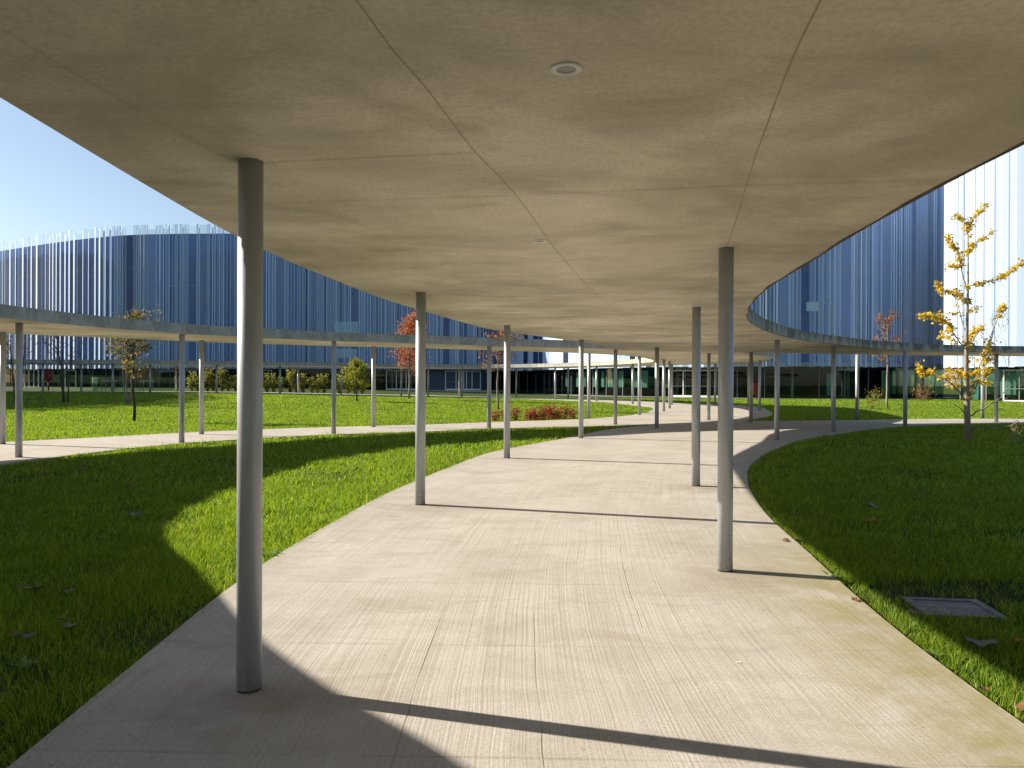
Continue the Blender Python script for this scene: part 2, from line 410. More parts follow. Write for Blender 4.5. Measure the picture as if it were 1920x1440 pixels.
def cdt_region(outer, holes, interior):
    """triangulates the area inside OUTER and outside HOLES"""
    loops = [outer] + holes; V = []; Ed = []
    for lp in loops:
        n0 = len(V); n = len(lp)
        V += [Vector((float(p[0]), float(p[1]))) for p in lp]
        Ed += [(n0 + i, n0 + (i + 1) % n) for i in range(n)]
    nb = len(V)
    V += [Vector((float(p[0]), float(p[1]))) for p in interior]
    v, e, f, ov, oe, of = delaunay_2d_cdt(V, Ed, [], 0, 1e-5)
    v = np.array([(p.x, p.y) for p in v]); f = np.array([t for t in f if len(t) == 3])
    c = v[f].mean(1)
    keep = inside(outer, c)
    for h in holes: keep &= ~inside(h, c)
    f = f[keep]
    used = np.unique(f); remap = np.full(len(v), -1); remap[used] = np.arange(len(used))
    v = v[used]; f = remap[f]
    # counter-clockwise
    a = v[f[:, 1]] - v[f[:, 0]]; b = v[f[:, 2]] - v[f[:, 0]]
    flip = (a[:, 0] * b[:, 1] - a[:, 1] * b[:, 0]) < 0
    f[flip] = f[flip][:, ::-1]
    return v, f

def boundary_edges(f):
    cnt = {}
    for t in f:
        for i in range(3):
            k = (int(t[i]), int(t[(i + 1) % 3])); cnt[k] = 1
    return [k for k in cnt if (k[1], k[0]) not in cnt]

def slab_mesh(name, v, f, ztop, zbot):
    n = len(v)
    V = np.r_[np.c_[v, ztop], np.c_[v, zbot]]
    F = [tuple(map(int, t)) for t in f] + [tuple(int(i) + n for i in t[::-1]) for t in f]
    be = boundary_edges(f)
    F += [(a, a + n, b + n, b) for a, b in be]
    me = bpy.data.meshes.new(name); me.from_pydata(V.tolist(), [], F); me.update()
    return me, len(f), be

# ------------------------------------------------------------------ canopy
HOLES = [LAWN_SMALL, LAWN_RING, LAWN_RIGHT]
v, f = cdt_region(OUTER, HOLES, [])
me, nf, be = slab_mesh('canopy', v, f, np.full(len(v), SOFFIT + SLAB), np.full(len(v), SOFFIT))
mid = np.array([(v[a] + v[b]) / 2 for a, b in be])
dirty = dist(LAWN_RIGHT, mid) < .05
mi = [1] * nf + [0] * nf + [2 if d else 1 for d in dirty]
me.polygons.foreach_set('material_index', mi)
canopy = link('canopy', me, [M['soffit'], M['fascia'], M['fascia_dirty']])
tag(canopy, 'broad flat concrete canopy with curved openings, carried by slim steel columns', 'canopy')

def ribbon(mb, pts, w, z, up=False):
    P = [Vector(p) for p in pts]
    vs = []
    for i, p in enumerate(P):
        t = (P[min(i + 1, len(P) - 1)] - P[max(i - 1, 0)]).normalized(); nn = Vector((-t.y, t.x))
        for s in (1, -1):
            q = p + nn * s * w / 2; vs.append((q.x, q.y, z))
    fs = [(2 * i, 2 * i + 1, 2 * i + 3, 2 * i + 2) for i in range(len(P) - 1)]
    mb.add(vs, fs)

def smooth_open(pts, step=.25):
    P = [Vector(p) for p in pts]; P = [P[0] * 2 - P[1]] + P + [P[-1] * 2 - P[-2]]; out = []
    for i in range(1, len(P) - 2):
        k = max(2, int((P[i + 1] - P[i]).length / step))
        for j in range(k):
            t = j / k; a, b, c, d = P[i - 1:i + 3]
            out.append(.5 * ((2 * b) + (c - a) * t + (2 * a - 5 * b + 4 * c - d) * t * t + (3 * b - a - 3 * c + d) * t**3))
    out.append(P[-2]); return out

LA = smooth_open([(-.6, -1.), (-.55, 1.), (-.49, 2.38), (-.35, 3.1), (-.19, 3.97), (.02, 4.85), (.5, 7.4), (1.29, 10.9), (2.5, 15.5), (4.4, 20.5), (6.6, 25.)])
LB = smooth_open([(.8, -1.), (.85, 1.), (.95, 2.38), (1.2, 3.7), (1.4, 4.62), (1.88, 6.8), (2.9, 12.), (4.2, 15.6), (6.4, 20.4), (9.6, 24.6)])
LC = smooth_open([(-1.95, .5), (-1.78, 2.), (-1.66, 3.2), (-1.45, 4.4), (-1.1, 6.), (-.55, 9.)])
for L, w in ((LA, .004), (LB, .006), (LC, .0022)):
    jb = MB(); ribbon(jb, L, w, SOFFIT - .0025); jb.build('soffit_joint', M['joint'], canopy)
for a, b in (((-1.35, 4.16), (-.19, 3.96)), ((-1.75, 5.12), (.02, 4.86)), ((.03, 4.85), (1.39, 4.6)), ((1.41, 4.6), (2.45, 4.44)), ((1.95, 6.72), (2.7, 6.62)),
             ((-2.1, 7.7), (.6, 7.45)), ((.62, 7.44), (2.0, 7.2)), ((-1.85, 10.2), (1.1, 10.0)), ((1.15, 10.), (2.4, 9.8)), ((-1.55, 12.6), (1.7, 12.3)), ((2.95, 11.9), (3.6, 11.8)),
             ((-1.0, 14.9), (2.4, 14.3)), ((2.4, 14.3), (4.1, 14.)), ((-.2, 17.6), (3.2, 17.)), ((.8, 19.4), (6.2, 18.9)), ((1.9, 21.6), (7.8, 21.2)), ((2.9, 23.8), (9.3, 23.4)),
             ((-9.4, 15.6), (-12.4, 18.6)), ((-7.7, 19.2), (-9.6, 22.)), ((-5.2, 21.9), (-6.1, 24.6)), ((-2.5, 23.3), (-3.2, 26.))):
    jb = MB(); ribbon(jb, [a, b], .0045, SOFFIT - .0045); jb.build('soffit_joint', M['joint'], canopy)
# recessed joints on the fascia of the ring
for poly, seq in ((LAWN_SMALL, 6.2), (LAWN_RIGHT, 5.4)):
    seg = np.linalg.norm(np.roll(poly, -1, 0) - poly, axis=1); acc = 0
    area = .5 * np.sum(poly[:, 0] * np.roll(poly[:, 1], -1) - np.roll(poly[:, 0], -1) * poly[:, 1])
    for i, sgl in enumerate(seg):
        acc += sgl
        if acc > seq:
            acc -= seq; p = poly[i]; t = poly[(i + 1) % len(poly)] - p; t /= np.linalg.norm(t); n = np.array((-t[1], t[0])) * (1 if area > 0 else -1)
            c = p + t * .1 + n * .001
            fj = MB(); fj.box((c[0], c[1], SOFFIT + SLAB / 2), (.016, .006, SLAB - .004), math.atan2(t[1], t[0])); fj.build('fascia_joint', M['joint'], canopy)

# dark drip edge along the right opening
de = MB()
inner_ = offset_curve(LAWN_RIGHT, .001); out_ = offset_curve(LAWN_RIGHT, .03)
sel = [i for i, p in enumerate(LAWN_RIGHT) if p[1] > 1. and p[0] < 12.]
for i in sel:
    j = (i + 1) % len(LAWN_RIGHT); a0, a1, b0, b1 = inner_[i], inner_[j], out_[i] , out_[j]
    w0, w1 = .6 + .4 * math.sin(i * 1.7), .6 + .4 * math.sin((i + 1) * 1.7)
    b0 = a0 + (b0 - a0) * w0; b1 = a1 + (b1 - a1) * w1
    de.add([(*a0, SOFFIT - .012), (*a1, SOFFIT - .012), (*b1, SOFFIT - .003), (*b0, SOFFIT - .003), (*a0, SOFFIT + .02), (*a1, SOFFIT + .02)], [(0, 1, 2, 3), (4, 5, 1, 0)])
M['drip'] = simple('brown_stained_edge', (.10, .075, .045), .9, var=.5, scale=5.)
de.build('drip_edge', M['drip'], canopy)

# ------------------------------------------------------------------ path
xs = []
for y in np.arange(-8, 24, .4):
    for x in np.arange(-14, 20, .4): xs.append((x + .2 * (int(round(y / .4)) % 2), y))
for y in np.arange(-8, 62, 1.6):
    for x in np.arange(-47, 35, 1.6):
        if not (-14 < x < 20 and y < 24): xs.append((x + .3, y))
xs = np.array(xs)
ok = inside(OUTER, xs) & (dist(OUTER, xs) > .25)
for h in HOLES: ok &= ~inside(h, xs) & (dist(h, xs) > .2)
v, f = cdt_region(OUTER, HOLES, xs[ok])
zt = g(v[:, 0], v[:, 1])
me, nf, be = slab_mesh('path', v, f, zt, zt - .16)
dS, dR, dG = dist(LAWN_SMALL, v), dist(LAWN_RIGHT, v), dist(LAWN_RING, v)
lat = np.where(dG < dR, (dS - dG) / 2, (dS - dR) / 2)
w = sstep(-3., 3., dG - dR); lat = (dS - dG) / 2 * (1 - w) + (dS - dR) / 2 * w
moss = (sstep(1.3, .0, dR) * sstep(9.5, 5.5, v[:, 1]) + .35 * sstep(.5, 0, dR) + .25 * sstep(.35, 0, dS)).clip(0, 1)
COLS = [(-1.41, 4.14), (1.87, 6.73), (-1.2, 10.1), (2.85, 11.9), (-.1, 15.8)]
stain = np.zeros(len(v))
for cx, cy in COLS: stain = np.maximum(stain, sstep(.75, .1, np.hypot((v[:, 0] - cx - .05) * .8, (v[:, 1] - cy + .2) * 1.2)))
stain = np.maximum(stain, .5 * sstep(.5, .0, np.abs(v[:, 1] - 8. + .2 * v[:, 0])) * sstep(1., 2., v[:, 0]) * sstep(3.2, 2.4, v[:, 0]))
for nm, arr in (('lateral', lat), ('moss', moss), ('stain', stain)):
    at = me.attributes.new(nm, 'FLOAT', 'POINT'); at.data.foreach_set('value', np.r_[arr, arr].astype(np.float32))
tag(link('path', me, M['path']), kind='structure')

# ------------------------------------------------------------------ ground sheet (one sheet to the horizon)
gx = np.r_[[-900, -500, -300, -180, -120, -90, -70], np.arange(-58, 58.1, 1.), [70, 90, 120, 180, 300, 500, 900]]
gy = np.r_[[-900, -500, -200, -100, -50, -30, -18], np.arange(-12, 72.1, 1.), [80, 90, 100, 115, 130, 160, 220, 320, 500, 900]]
X, Y = np.meshgrid(gx, gy); Z = g(X, Y) - .045
V = np.c_[X.ravel(), Y.ravel(), Z.ravel()]; nx, ny = len(gx), len(gy)
F = [(j * nx + i, j * nx + i + 1, (j + 1) * nx + i + 1, (j + 1) * nx + i) for j in range(ny - 1) for i in range(nx - 1)]
me = bpy.data.meshes.new('ground'); me.from_pydata(V.tolist(), [], F); me.update()
soil = sstep(1.6, .3, np.hypot((V[:, 0] - 9.9) * .7, (V[:, 1] - 30.4) * 1.2)) + .8 * sstep(1.3, .2, np.hypot(V[:, 0] - 3.9, V[:, 1] - 6.2))
soil = np.maximum(soil, sstep(3., 1., dist(LAWN_RING, V[:, :2])) * 0)
at = me.attributes.new('soil', 'FLOAT', 'POINT'); at.data.foreach_set('value', soil.clip(0, 1).astype(np.float32))
tag(link('ground', me, M['ground']), kind='structure')

# ------------------------------------------------------------------ grass
COVER = (3.33, 5.80, .56, .48, R(-7))      # utility cover: centre, size, turn
def blades(name, P, hgt, wid):
    n = len(P); a = RNG.uniform(0, 2 * np.pi, n); lean = RNG.uniform(.15, .95, n) * hgt; la = RNG.uniform(0, 2 * np.pi, n)
    z0 = g(P[:, 0], P[:, 1]) - .05
    d = np.c_[np.cos(a), np.sin(a), np.zeros(n)] * (wid / 2)[:, None]
    L = np.c_[np.cos(la), np.sin(la), np.zeros(n)] * lean[:, None]
    base = np.c_[P, z0]; midp = base + L * .32; midp[:, 2] += hgt * .58; tip = base + L; tip[:, 2] += hgt
    V = np.empty((n, 5, 3), np.float32)
    V[:, 0] = base - d; V[:, 1] = base + d; V[:, 2] = midp + d * .8; V[:, 3] = midp - d * .8; V[:, 4] = tip
    me = bpy.data.meshes.new(name); me.vertices.add(n * 5); me.vertices.foreach_set('co', V.ravel())
    idx = np.arange(n, dtype=np.int32)[:, None] * 5
    loops = np.c_[idx, idx + 1, idx + 2, idx + 3, idx + 3, idx + 2, idx + 4].ravel()
    me.loops.add(n * 7); me.loops.foreach_set('vertex_index', loops)
    me.polygons.add(n * 2)
    st = np.c_[np.arange(n) * 7, np.arange(n) * 7 + 4].ravel().astype(np.int32)
    me.polygons.foreach_set('loop_start', st)
    me.update(calc_edges=True); me.validate()
    o = link(name, me, M['grass']); return tag(o, kind='stuff')

def scatter(test, box, bands):
    Ps, Hs, Ws = [], [], []
    for y0, y1, dens, h, wd in bands:
        x0, x1 = max(box[0], -.74 * y1 - 1.2), min(box[1], .74 * y1 + 1.2)
        if x1 <= x0: continue
        n = int((x1 - x0) * (y1 - y0) * dens)
        p = np.c_[RNG.uniform(x0, x1, n), RNG.uniform(y0, y1, n)]
        p = p[np.abs(p[:, 0]) < .74 * p[:, 1] + 1.2]
        p = p[test(p)]
        # clumpy growth
        c = np.sin(p[:, 0] * 3.1 + 1.7 * np.sin(p[:, 1] * 2.3)) * np.sin(p[:, 1] * 2.7 + 1.3 * np.sin(p[:, 0] * 1.9))
        w = np.sin(p[:, 0] * 1.13 + 2.1 * np.sin(p[:, 1] * .9)) + np.sin(p[:, 1] * 1.47 + 1.9 * np.sin(p[:, 0] * 1.31)) + .5 * np.sin(p[:, 0] * 4.3) * np.sin(p[:, 1] * 5.1)
        k = RNG.uniform(0, 1, len(p)) < (.80 + .2 * c) * np.where(w > 1.45, .42, 1.); p = p[k]; c = c[k]
        Ps.append(p); Hs.append(h * RNG.uniform(.4, 1.2, len(p)) * (1 + .25 * c) * np.where(RNG.uniform(0, 1, len(p)) < .03, 1.6, 1.)); Ws.append(wd * RNG.uniform(.6, 1.3, len(p)))
    return np.concatenate(Ps), np.concatenate(Hs), np.concatenate(Ws)

def not_cover(p):
    cs, sn = math.cos(-COVER[4]), math.sin(-COVER[4]); x, y = p[:, 0] - COVER[0], p[:, 1] - COVER[1]
    u, w2 = x * cs - y * sn, x * sn + y * cs
    on = (np.abs(u) < COVER[2] / 2 + .03) & (np.abs(w2) < COVER[3] / 2 + .02)
    bare = (np.hypot((p[:, 0] - 3.9) / 1.0, (p[:, 1] - 6.2) / .35) < 1) & (RNG.uniform(0, 1, len(p)) < .75)
    return ~on & ~bare
NEAR = [(2.2, 5., 6500, .078, .0045), (5., 8., 5200, .078, .0052), (8., 12., 3000, .078, .0075), (12., 18., 1500, .078, .011), (18., 29., 700, .08, .018)]
RIGHT_IN = offset_curve(LAWN_RIGHT, -.02); SMALL_OVER = offset_curve(LAWN_SMALL, .035); RING_OVER = offset_curve(LAWN_RING, .04)
blades('grass', *scatter(lambda p: inside(SMALL_OVER, p), (-11, 6, 0, 0), NEAR))
blades('grass', *scatter(lambda p: inside(RIGHT_IN, p) & not_cover(p), (2, 22, 0, 0), NEAR))
FAR = [(18., 27., 950, .062, .016), (27., 36., 620, .062, .022), (36., 60., 270, .065, .032)]
blades('grass', *scatter(lambda p: inside(RING_OVER, p), (-44, 8, 0, 0), FAR))
blades('grass', *scatter(lambda p: ~inside(OUTER, p), (8, 48, 0, 0), [(28., 40., 560, .062, .022), (40., 62., 240, .065, .034)]))

# ------------------------------------------------------------------ columns
def column(x, y, label, group):
    z = float(g(x, y)); mb = MB(); n = 28; r = .066
    rings = [(z - .02, r), (SOFFIT, r)]
    vs = [(r2 * math.cos(2 * math.pi * j / n), r2 * math.sin(2 * math.pi * j / n), zz - z) for zz, r2 in rings for j in range(n)]
    mb.add(vs, [(i * n + j, i * n + (j + 1) % n, (i + 1) * n + (j + 1) % n, (i + 1) * n + j) for i in range(len(rings) - 1) for j in range(n)] +
           [tuple(range(n))[::-1], tuple(n + j for j in range(n))])
    me = mb.mesh('column'); me.polygons.foreach_set('use_smooth', [len(p.vertices) == 4 for p in me.polygons])
    o = link('column', me, M['column']); o.location = (x, y, z)
    return tag(o, label, 'column', group)

GM, GR, GB, GF = 'columns along the main walkway', 'columns of the near side of the ring', 'columns under the right hand branch', 'columns of the far side of the ring'
MAIN = [
    ((-1.41, 4.14), 'thickest looking column, nearest the camera, grey and mostly in shade'),
    ((-1.2, 10.1), 'pale column standing left of the walkway, second one behind the nearest column'),
    ((-.1, 15.8), 'third column along the left edge of the walkway, beside the red shrubs'),
    ((1.88, 20.9), 'fourth column along the left edge of the walkway, right of the red shrubs'),
    ((3.6, 26.75), 'shaded column at the thin tip of the small lawn'),
    ((4.73, 25.1), 'dark shaded column at the left walkway edge just past the tip of the small lawn'),
    ((1.87, 6.73), 'nearest column on the right side of the walkway with a sunlit foot'),
    ((2.85, 11.9), 'second column on the right side, partly behind the nearest right hand column'),
]
RIGHT = [
    ((7.1, 20.6), 'column on the walkway edge at the left end of the shaded right lawn'),
    ((9.95, 23.8), 'second column round the back rim of the shaded right lawn'),
    ((13.45, 26.3), 'dark blue grey column behind the shaded lawn, left of the golden tree'),
    ((18.2, 28.9), 'dark column just right of the golden tree trunk'),
    ((19.4, 31.7), 'sunlit white looking column close right of the golden tree trunk'),
    ((13.6, 30.3), 'column with one bright sunlit edge behind the right hand branch, left of the sparse orange tree'),
    ((7.6, 29.7), 'column standing free in the middle of the crossing walkways'),
    ((8.8, 28.3), 'column at the dark soil tip of the far lawn'),
    ((12.2, 37.9), 'slim column on the curved edge of the far lawn near the red cabinet'),
    ((13.05, 42.4), 'slim column under the far canopy end, left of the red cabinet'),
    ((12., 45.4), 'slim distant column in front of the right entrance door'),
    ((9.4, 45.2), 'distant dark column before the left entrance door'),
]
RING = [
    ((-12.25, 18.5), 'column cut by the left picture border under the ring canopy'),
    ((-10., 15.6), 'leftmost whole column, close behind the dark grass under the ring canopy'),
    ((-8.2, 19.1), 'ring canopy column right of the small olive tree, nearer one of the pair there'),
    ((-8.78, 21.76), 'ring canopy column right of the small olive tree, farther one of the pair there'),
    ((-5.12, 22.1), 'ring canopy column left of the round lime tree, on the near path edge'),
    ((-4.5, 25.), 'ring canopy column right of the round lime tree, on the lawn edge of the path'),
    ((-.73, 24.6), 'ring canopy column standing at the left end of the red shrubs'),
    ((3.03, 30.3), 'ring canopy column close right of the red shrubs'),
    ((5.5, 33.2), 'ring canopy column at the narrowing right end of the big lawn'),
    ((7.25, 36.7), 'sunlit column past the right tip of the big lawn, left one of the close pair'),
    ((8.2, 40.), 'sunlit column past the right tip of the big lawn, right one of the close pair'),
]
for P, grp in ((MAIN, GM), (RIGHT, GB), (RING, GR)):
    for (x, y), lab in P: column(x, y, lab, grp)
far_in = offset_curve(LAWN_RING, .55); far_out = offset_curve(OUTER, -.6)
def at_bearing(poly, tx, ymin=40.):
    """where a line of sight of slope X/Y = tx first meets the curve beyond ymin"""
    best = None
    a = poly; b = np.roll(poly, -1, 0)
    for p, q in zip(a, b):
        fa, fb = p[0] - tx * p[1], q[0] - tx * q[1]
        if fa * fb <= 0 and fa != fb:
            c = p + (q - p) * fa / (fa - fb)
            if c[1] > ymin and (best is None or c[1] < best[1]): best = (float(c[0]), float(c[1]))
    return best
ordw = ['first', 'second', 'third', 'fourth', 'fifth', 'sixth', 'seventh', 'eighth', 'ninth', 'tenth', 'eleventh', 'twelfth', 'thirteenth', 'fourteenth', 'fifteenth']
for i, tx in enumerate((-.610, -.519, -.4705, -.384, -.3017, -.222, -.144, -.109, -.0652, .0562, .110, .157)):
    c = at_bearing(far_in, tx)
    if c: column(*c, f'slim distant column, {ordw[i]} from the left in the front row of the far ring side', GF)
for i, tx in enumerate((-.560, -.437, -.345, -.278, -.179, -.0687, .0055, .073)):
    c = at_bearing(far_out, tx, 50.)
    if c: column(*c, f'slim distant column, {ordw[i]} from the left in the back row of the far ring side', GF)

# ------------------------------------------------------------------ downlights in the soffit
def downlight(x, y, label):
    t = thing('downlight', label, 'ceiling light', (x, y, SOFFIT), 'recessed lights in the soffit')
    n = 32; mb = MB()
    prof = [(.061, 0.), (.061, -.006), (.055, -.009), (.038, -.007), (.036, -.0035)]
    vs = [(r * math.cos(2 * math.pi * j / n), r * math.sin(2 * math.pi * j / n), z) for r, z in prof for j in range(n)]
    mb.add(vs, [(i * n + j, (i + 1) * n + j, (i + 1) * n + (j + 1) % n, i * n + (j + 1) % n) for i in range(len(prof) - 1) for j in range(n)])
    mb.build('trim_ring', M['white'], t, True)
    lb = MB(); lb.add([(.0375 * math.cos(2 * math.pi * j / n), .0375 * math.sin(2 * math.pi * j / n), -.0035) for j in range(n)], [tuple(range(n))[::-1]])
    lb.build('lens', M['lens'], t)
M['lens'] = simple('dark_lens', (.17, .165, .14), .25)
for (x, y), lab in (((.2, 2.9), 'largest looking round ceiling light, white ring, nearest in the soffit'), ((.23, 6.4), 'second round ceiling light from the camera, beside the long joint'),
                    ((.56, 9.84), 'third round ceiling light from the camera, small'), ((.95, 13.3), 'fourth round ceiling light from the camera, tiny'),
                    ((2.1, 17.2), 'fifth and farthest round ceiling light seen in the soffit')):
    downlight(x, y, lab)

# ------------------------------------------------------------------ drum shaped buildings
def resample(poly, step):
    P = np.r_[poly, poly[:1]]; s = np.r_[0, np.cumsum(np.linalg.norm(np.diff(P, axis=0), axis=1))]
    t = np.arange(0, s[-1], step)
    return np.c_[np.interp(t, s, P[:, 0]), np.interp(t, s, P[:, 1])]

def wall_mesh(poly, z0, z1):
    n = len(poly); V = [(p[0], p[1], z0) for p in poly] + [(p[0], p[1], z1) for p in poly]
    return V, [(i, (i + 1) % n, n + (i + 1) % n, n + i) for i in range(n)]

def ring_fill(mb, a, b, z):
    n = len(a); mb.add([(p[0], p[1], z) for p in a] + [(p[0], p[1], z) for p in b], [(i, (i + 1) % n, n + (i + 1) % n, n + i) for i in range(n)])

def drum(ctrl, z0, zs, zroof, ztop, seed, label, doors=(), blinds=(), panes=(), dark=(), inner=True, style=None):
    rng = random.Random(seed)
    curve = resample(smooth_closed(ctrl, .6), .35)
    area = .5 * np.sum(curve[:, 0] * np.roll(curve[:, 1], -1) - np.roll(curve[:, 0], -1) * curve[:, 1])
    if area < 0: curve = curve[::-1].copy()
    cen = curve.mean(0)
    t = thing('drum_building', label, 'building', (0, 0, 0))
    # pleated skin of tall mesh panels: a narrow flank, then a wide one; tops ragged, some folds deep, weave open or dense
    fine = resample(curve, .06); nrm = offset_curve(fine, 1.) - fine; nrm /= np.linalg.norm(nrm, axis=1)[:, None]
    n = len(fine); mb = MB(); weave = []; i = 0
    while i < n - 3:
        p = fine[i]; mode = style(p[0], p[1], rng)
        (w0, w1), (n0, n1), (d0, d1), (a0, a1), (b0, b1), gap = mode
        wide = max(2, int(rng.uniform(w0, w1) ** 1. / .06)); nar = max(2, int(rng.uniform(n0, n1) / .06)); dep = rng.uniform(d0, d1)
        j = min(i + nar, n - 1); k2 = min(i + nar + wide, n - 1)
        q = fine[j] + nrm[j] * dep; r_ = fine[k2]; zb = zs - rng.choice((0, 0, .05))
        zt1 = ztop - rng.choice((0, 0, 0, .12, .3, .55, .8)); zt2 = ztop - rng.choice((0, 0, .15, .45))
        mb.add([(p[0], p[1], zb), (q[0], q[1], zb), (q[0], q[1], zt2), (p[0], p[1], zt2)], [(0, 1, 2, 3)]); weave.append(rng.uniform(a0, a1))
        mb.add([(q[0], q[1], zb), (r_[0], r_[1], zb), (r_[0], r_[1], zt1), (q[0], q[1], zt1)], [(0, 1, 2, 3)]); weave.append(rng.uniform(b0, b1) if rng.random() > gap else .06)
        i = k2
    skm = mb.mesh('facade_skin'); at = skm.attributes.new('weave', 'FLOAT', 'FACE'); at.data.foreach_set('value', weave)
    link('facade_skin', skm, M['skin'], t)
    # second, inner layer of mesh gives the moire of overlapping folds
    cw = offset_curve(curve, -.9)
    V, F = wall_mesh(cw, zs + .02, zroof); w = MB(); w.add(V, F); w.build('upper_wall', M['wall'], t, True)
    rf = MB(); rf.add([(p[0], p[1], zroof) for p in cw], [tuple(range(len(cw)))]); rf.build('roof', M['slab'], t)
    fs = MB(); fs.add([(p[0], p[1], zs) for p in offset_curve(curve, -.12)], [tuple(range(len(curve)))[::-1]])
    cedge = offset_curve(curve, -.12); V, F = wall_mesh(cedge, zs, zs + .35); fs.add(V, F)
    cin2 = offset_curve(curve, -.88); ring_fill(fs, cedge, cin2, zs + .35)
    fs.build('floor_slab', M['slab'], t)
    cg = offset_curve(curve, -1.1)
    V, F = wall_mesh(cg, z0, zs - .003); gm = MB(); gm.add(V, F); gm.build('glazing', M['glass'], t, True)
    cm = resample(cg, 2.3); mullc = offset_curve(cm, .035); mm = None
    for i, p in enumerate(mullc):
        if p[1] > cen[1] + 4 or not inner: continue
        tt = cm[(i + 1) % len(cm)] - cm[i - 1]
        if mm is None: q = MB(); q.box((0, 0, 0), (.055, .05, zs - z0 - .01)); mm = q.mesh('mullion')
        o = link('mullion', mm, None if mm.materials else M['frame'], t); o.location = (p[0], p[1], (z0 + zs) / 2); o.rotation_euler.z = math.atan2(tt[1], tt[0])
    pl = MB(); co = offset_curve(curve, .25); V, F = wall_mesh(co, z0 - .5, z0 + .04); pl.add(V, F); ring_fill(pl, co, offset_curve(curve, -1.06), z0 + .04)
    pl.build('plinth', M['plinth'], t)
    if inner:
        fl = MB(); ci = offset_curve(curve, -1.15); fl.add([(p[0], p[1], z0 + .03) for p in ci], [tuple(range(len(ci)))]); fl.build('ground_floor', M['floor'], t)
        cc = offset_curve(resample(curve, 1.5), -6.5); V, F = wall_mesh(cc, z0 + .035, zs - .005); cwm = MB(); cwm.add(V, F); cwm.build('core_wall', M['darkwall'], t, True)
        im = None
        for p in offset_curve(resample(curve, 6.), -2.8):
            if p[1] > cen[1]: continue
            if im is None: q = MB(); q.tube([(0, 0, z0 + .03), (0, 0, zs - .005)], .16, 12); im = q.mesh('interior_column', True)
            o = link('interior_column', im, None if im.materials else M['plinth'], t); o.location = (p[0], p[1], 0)
    def frame_at(tx, off, ymin=30.):
        cv = offset_curve(curve, off); c = at_bearing(cv, tx, ymin)
        if c is None: return None
        k3 = int(np.argmin(((curve - np.array(c)) ** 2).sum(1))); tt = curve[(k3 + 1) % len(curve)] - curve[k3 - 1]
        return c, math.atan2(tt[1], tt[0])
    for tx, wd, ht, leaves in doors:
        q = frame_at(tx, -1.0)
        if not q: continue
        (x, y), rz = q; cs, sn = math.cos(rz), math.sin(rz)
        d = MB(); fwid = .09
        def bar(u, zc, su, sz, dd=None):
            (dd or d).box((x + u * cs, y + u * sn, z0 + zc), (su, .10, sz), rz)
        for kx in range(leaves + 1): bar(-wd / 2 + wd * kx / leaves, .05 + ht / 2, fwid, ht)
        for kx in range(leaves): bar(-wd / 2 + wd * (kx + .5) / leaves, .05 + ht - fwid / 2, wd / leaves - fwid - .004, fwid); bar(-wd / 2 + wd * (kx + .5) / leaves, .05 + .09, wd / leaves - fwid - .004, .16)
        do = d.build('door', M['white'], t)
        hb = MB()
        for kx in range(leaves): hb.box((x + (-wd / 2 + wd * (kx + .5) / leaves) * cs + .09 * sn, y + (-wd / 2 + wd * (kx + .5) / leaves) * sn - .09 * cs, z0 + 1.05), (wd / leaves - .2, .03, .04), rz)
        hb.build('handle', M['frame'], do)
    for tx, wd, zb_, zt_, mat in blinds:
        q = frame_at(tx, -1.35)
        if not q: continue
        (x, y), rz = q; b = MB(); b.box((x, y, z0 + (zb_ + zt_) / 2), (wd, .02, zt_ - zb_), rz); b.build('blind', M[mat], t)
    for tx, wd, zb_, zt_, mat, open_ in panes:                        # windows of the upper floors behind the mesh
        q = frame_at(tx, -.86)
        if not q: continue
        (x, y), rz = q; b = MB(); zc = (zb_ + zt_) / 2
        if open_:
            cs, sn = math.cos(rz), math.sin(rz)
            for u in (-wd / 2, wd / 2): b.box((x + u * cs, y + u * sn, zc), (.14, .06, zt_ - zb_), rz)
            b.box((x, y, zt_ - .07), (wd - .15, .06, .14), rz)
        else: b.box((x, y, zc), (wd, .04, zt_ - zb_), rz)
        b.build('window', M[mat], t)
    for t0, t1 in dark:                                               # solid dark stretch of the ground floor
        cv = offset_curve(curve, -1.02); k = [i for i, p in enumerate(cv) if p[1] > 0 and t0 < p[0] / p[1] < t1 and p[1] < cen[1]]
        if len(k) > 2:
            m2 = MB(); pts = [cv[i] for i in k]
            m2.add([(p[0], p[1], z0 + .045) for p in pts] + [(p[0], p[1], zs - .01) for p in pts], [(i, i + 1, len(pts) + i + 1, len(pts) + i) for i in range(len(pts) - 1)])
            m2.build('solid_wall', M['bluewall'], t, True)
    return t

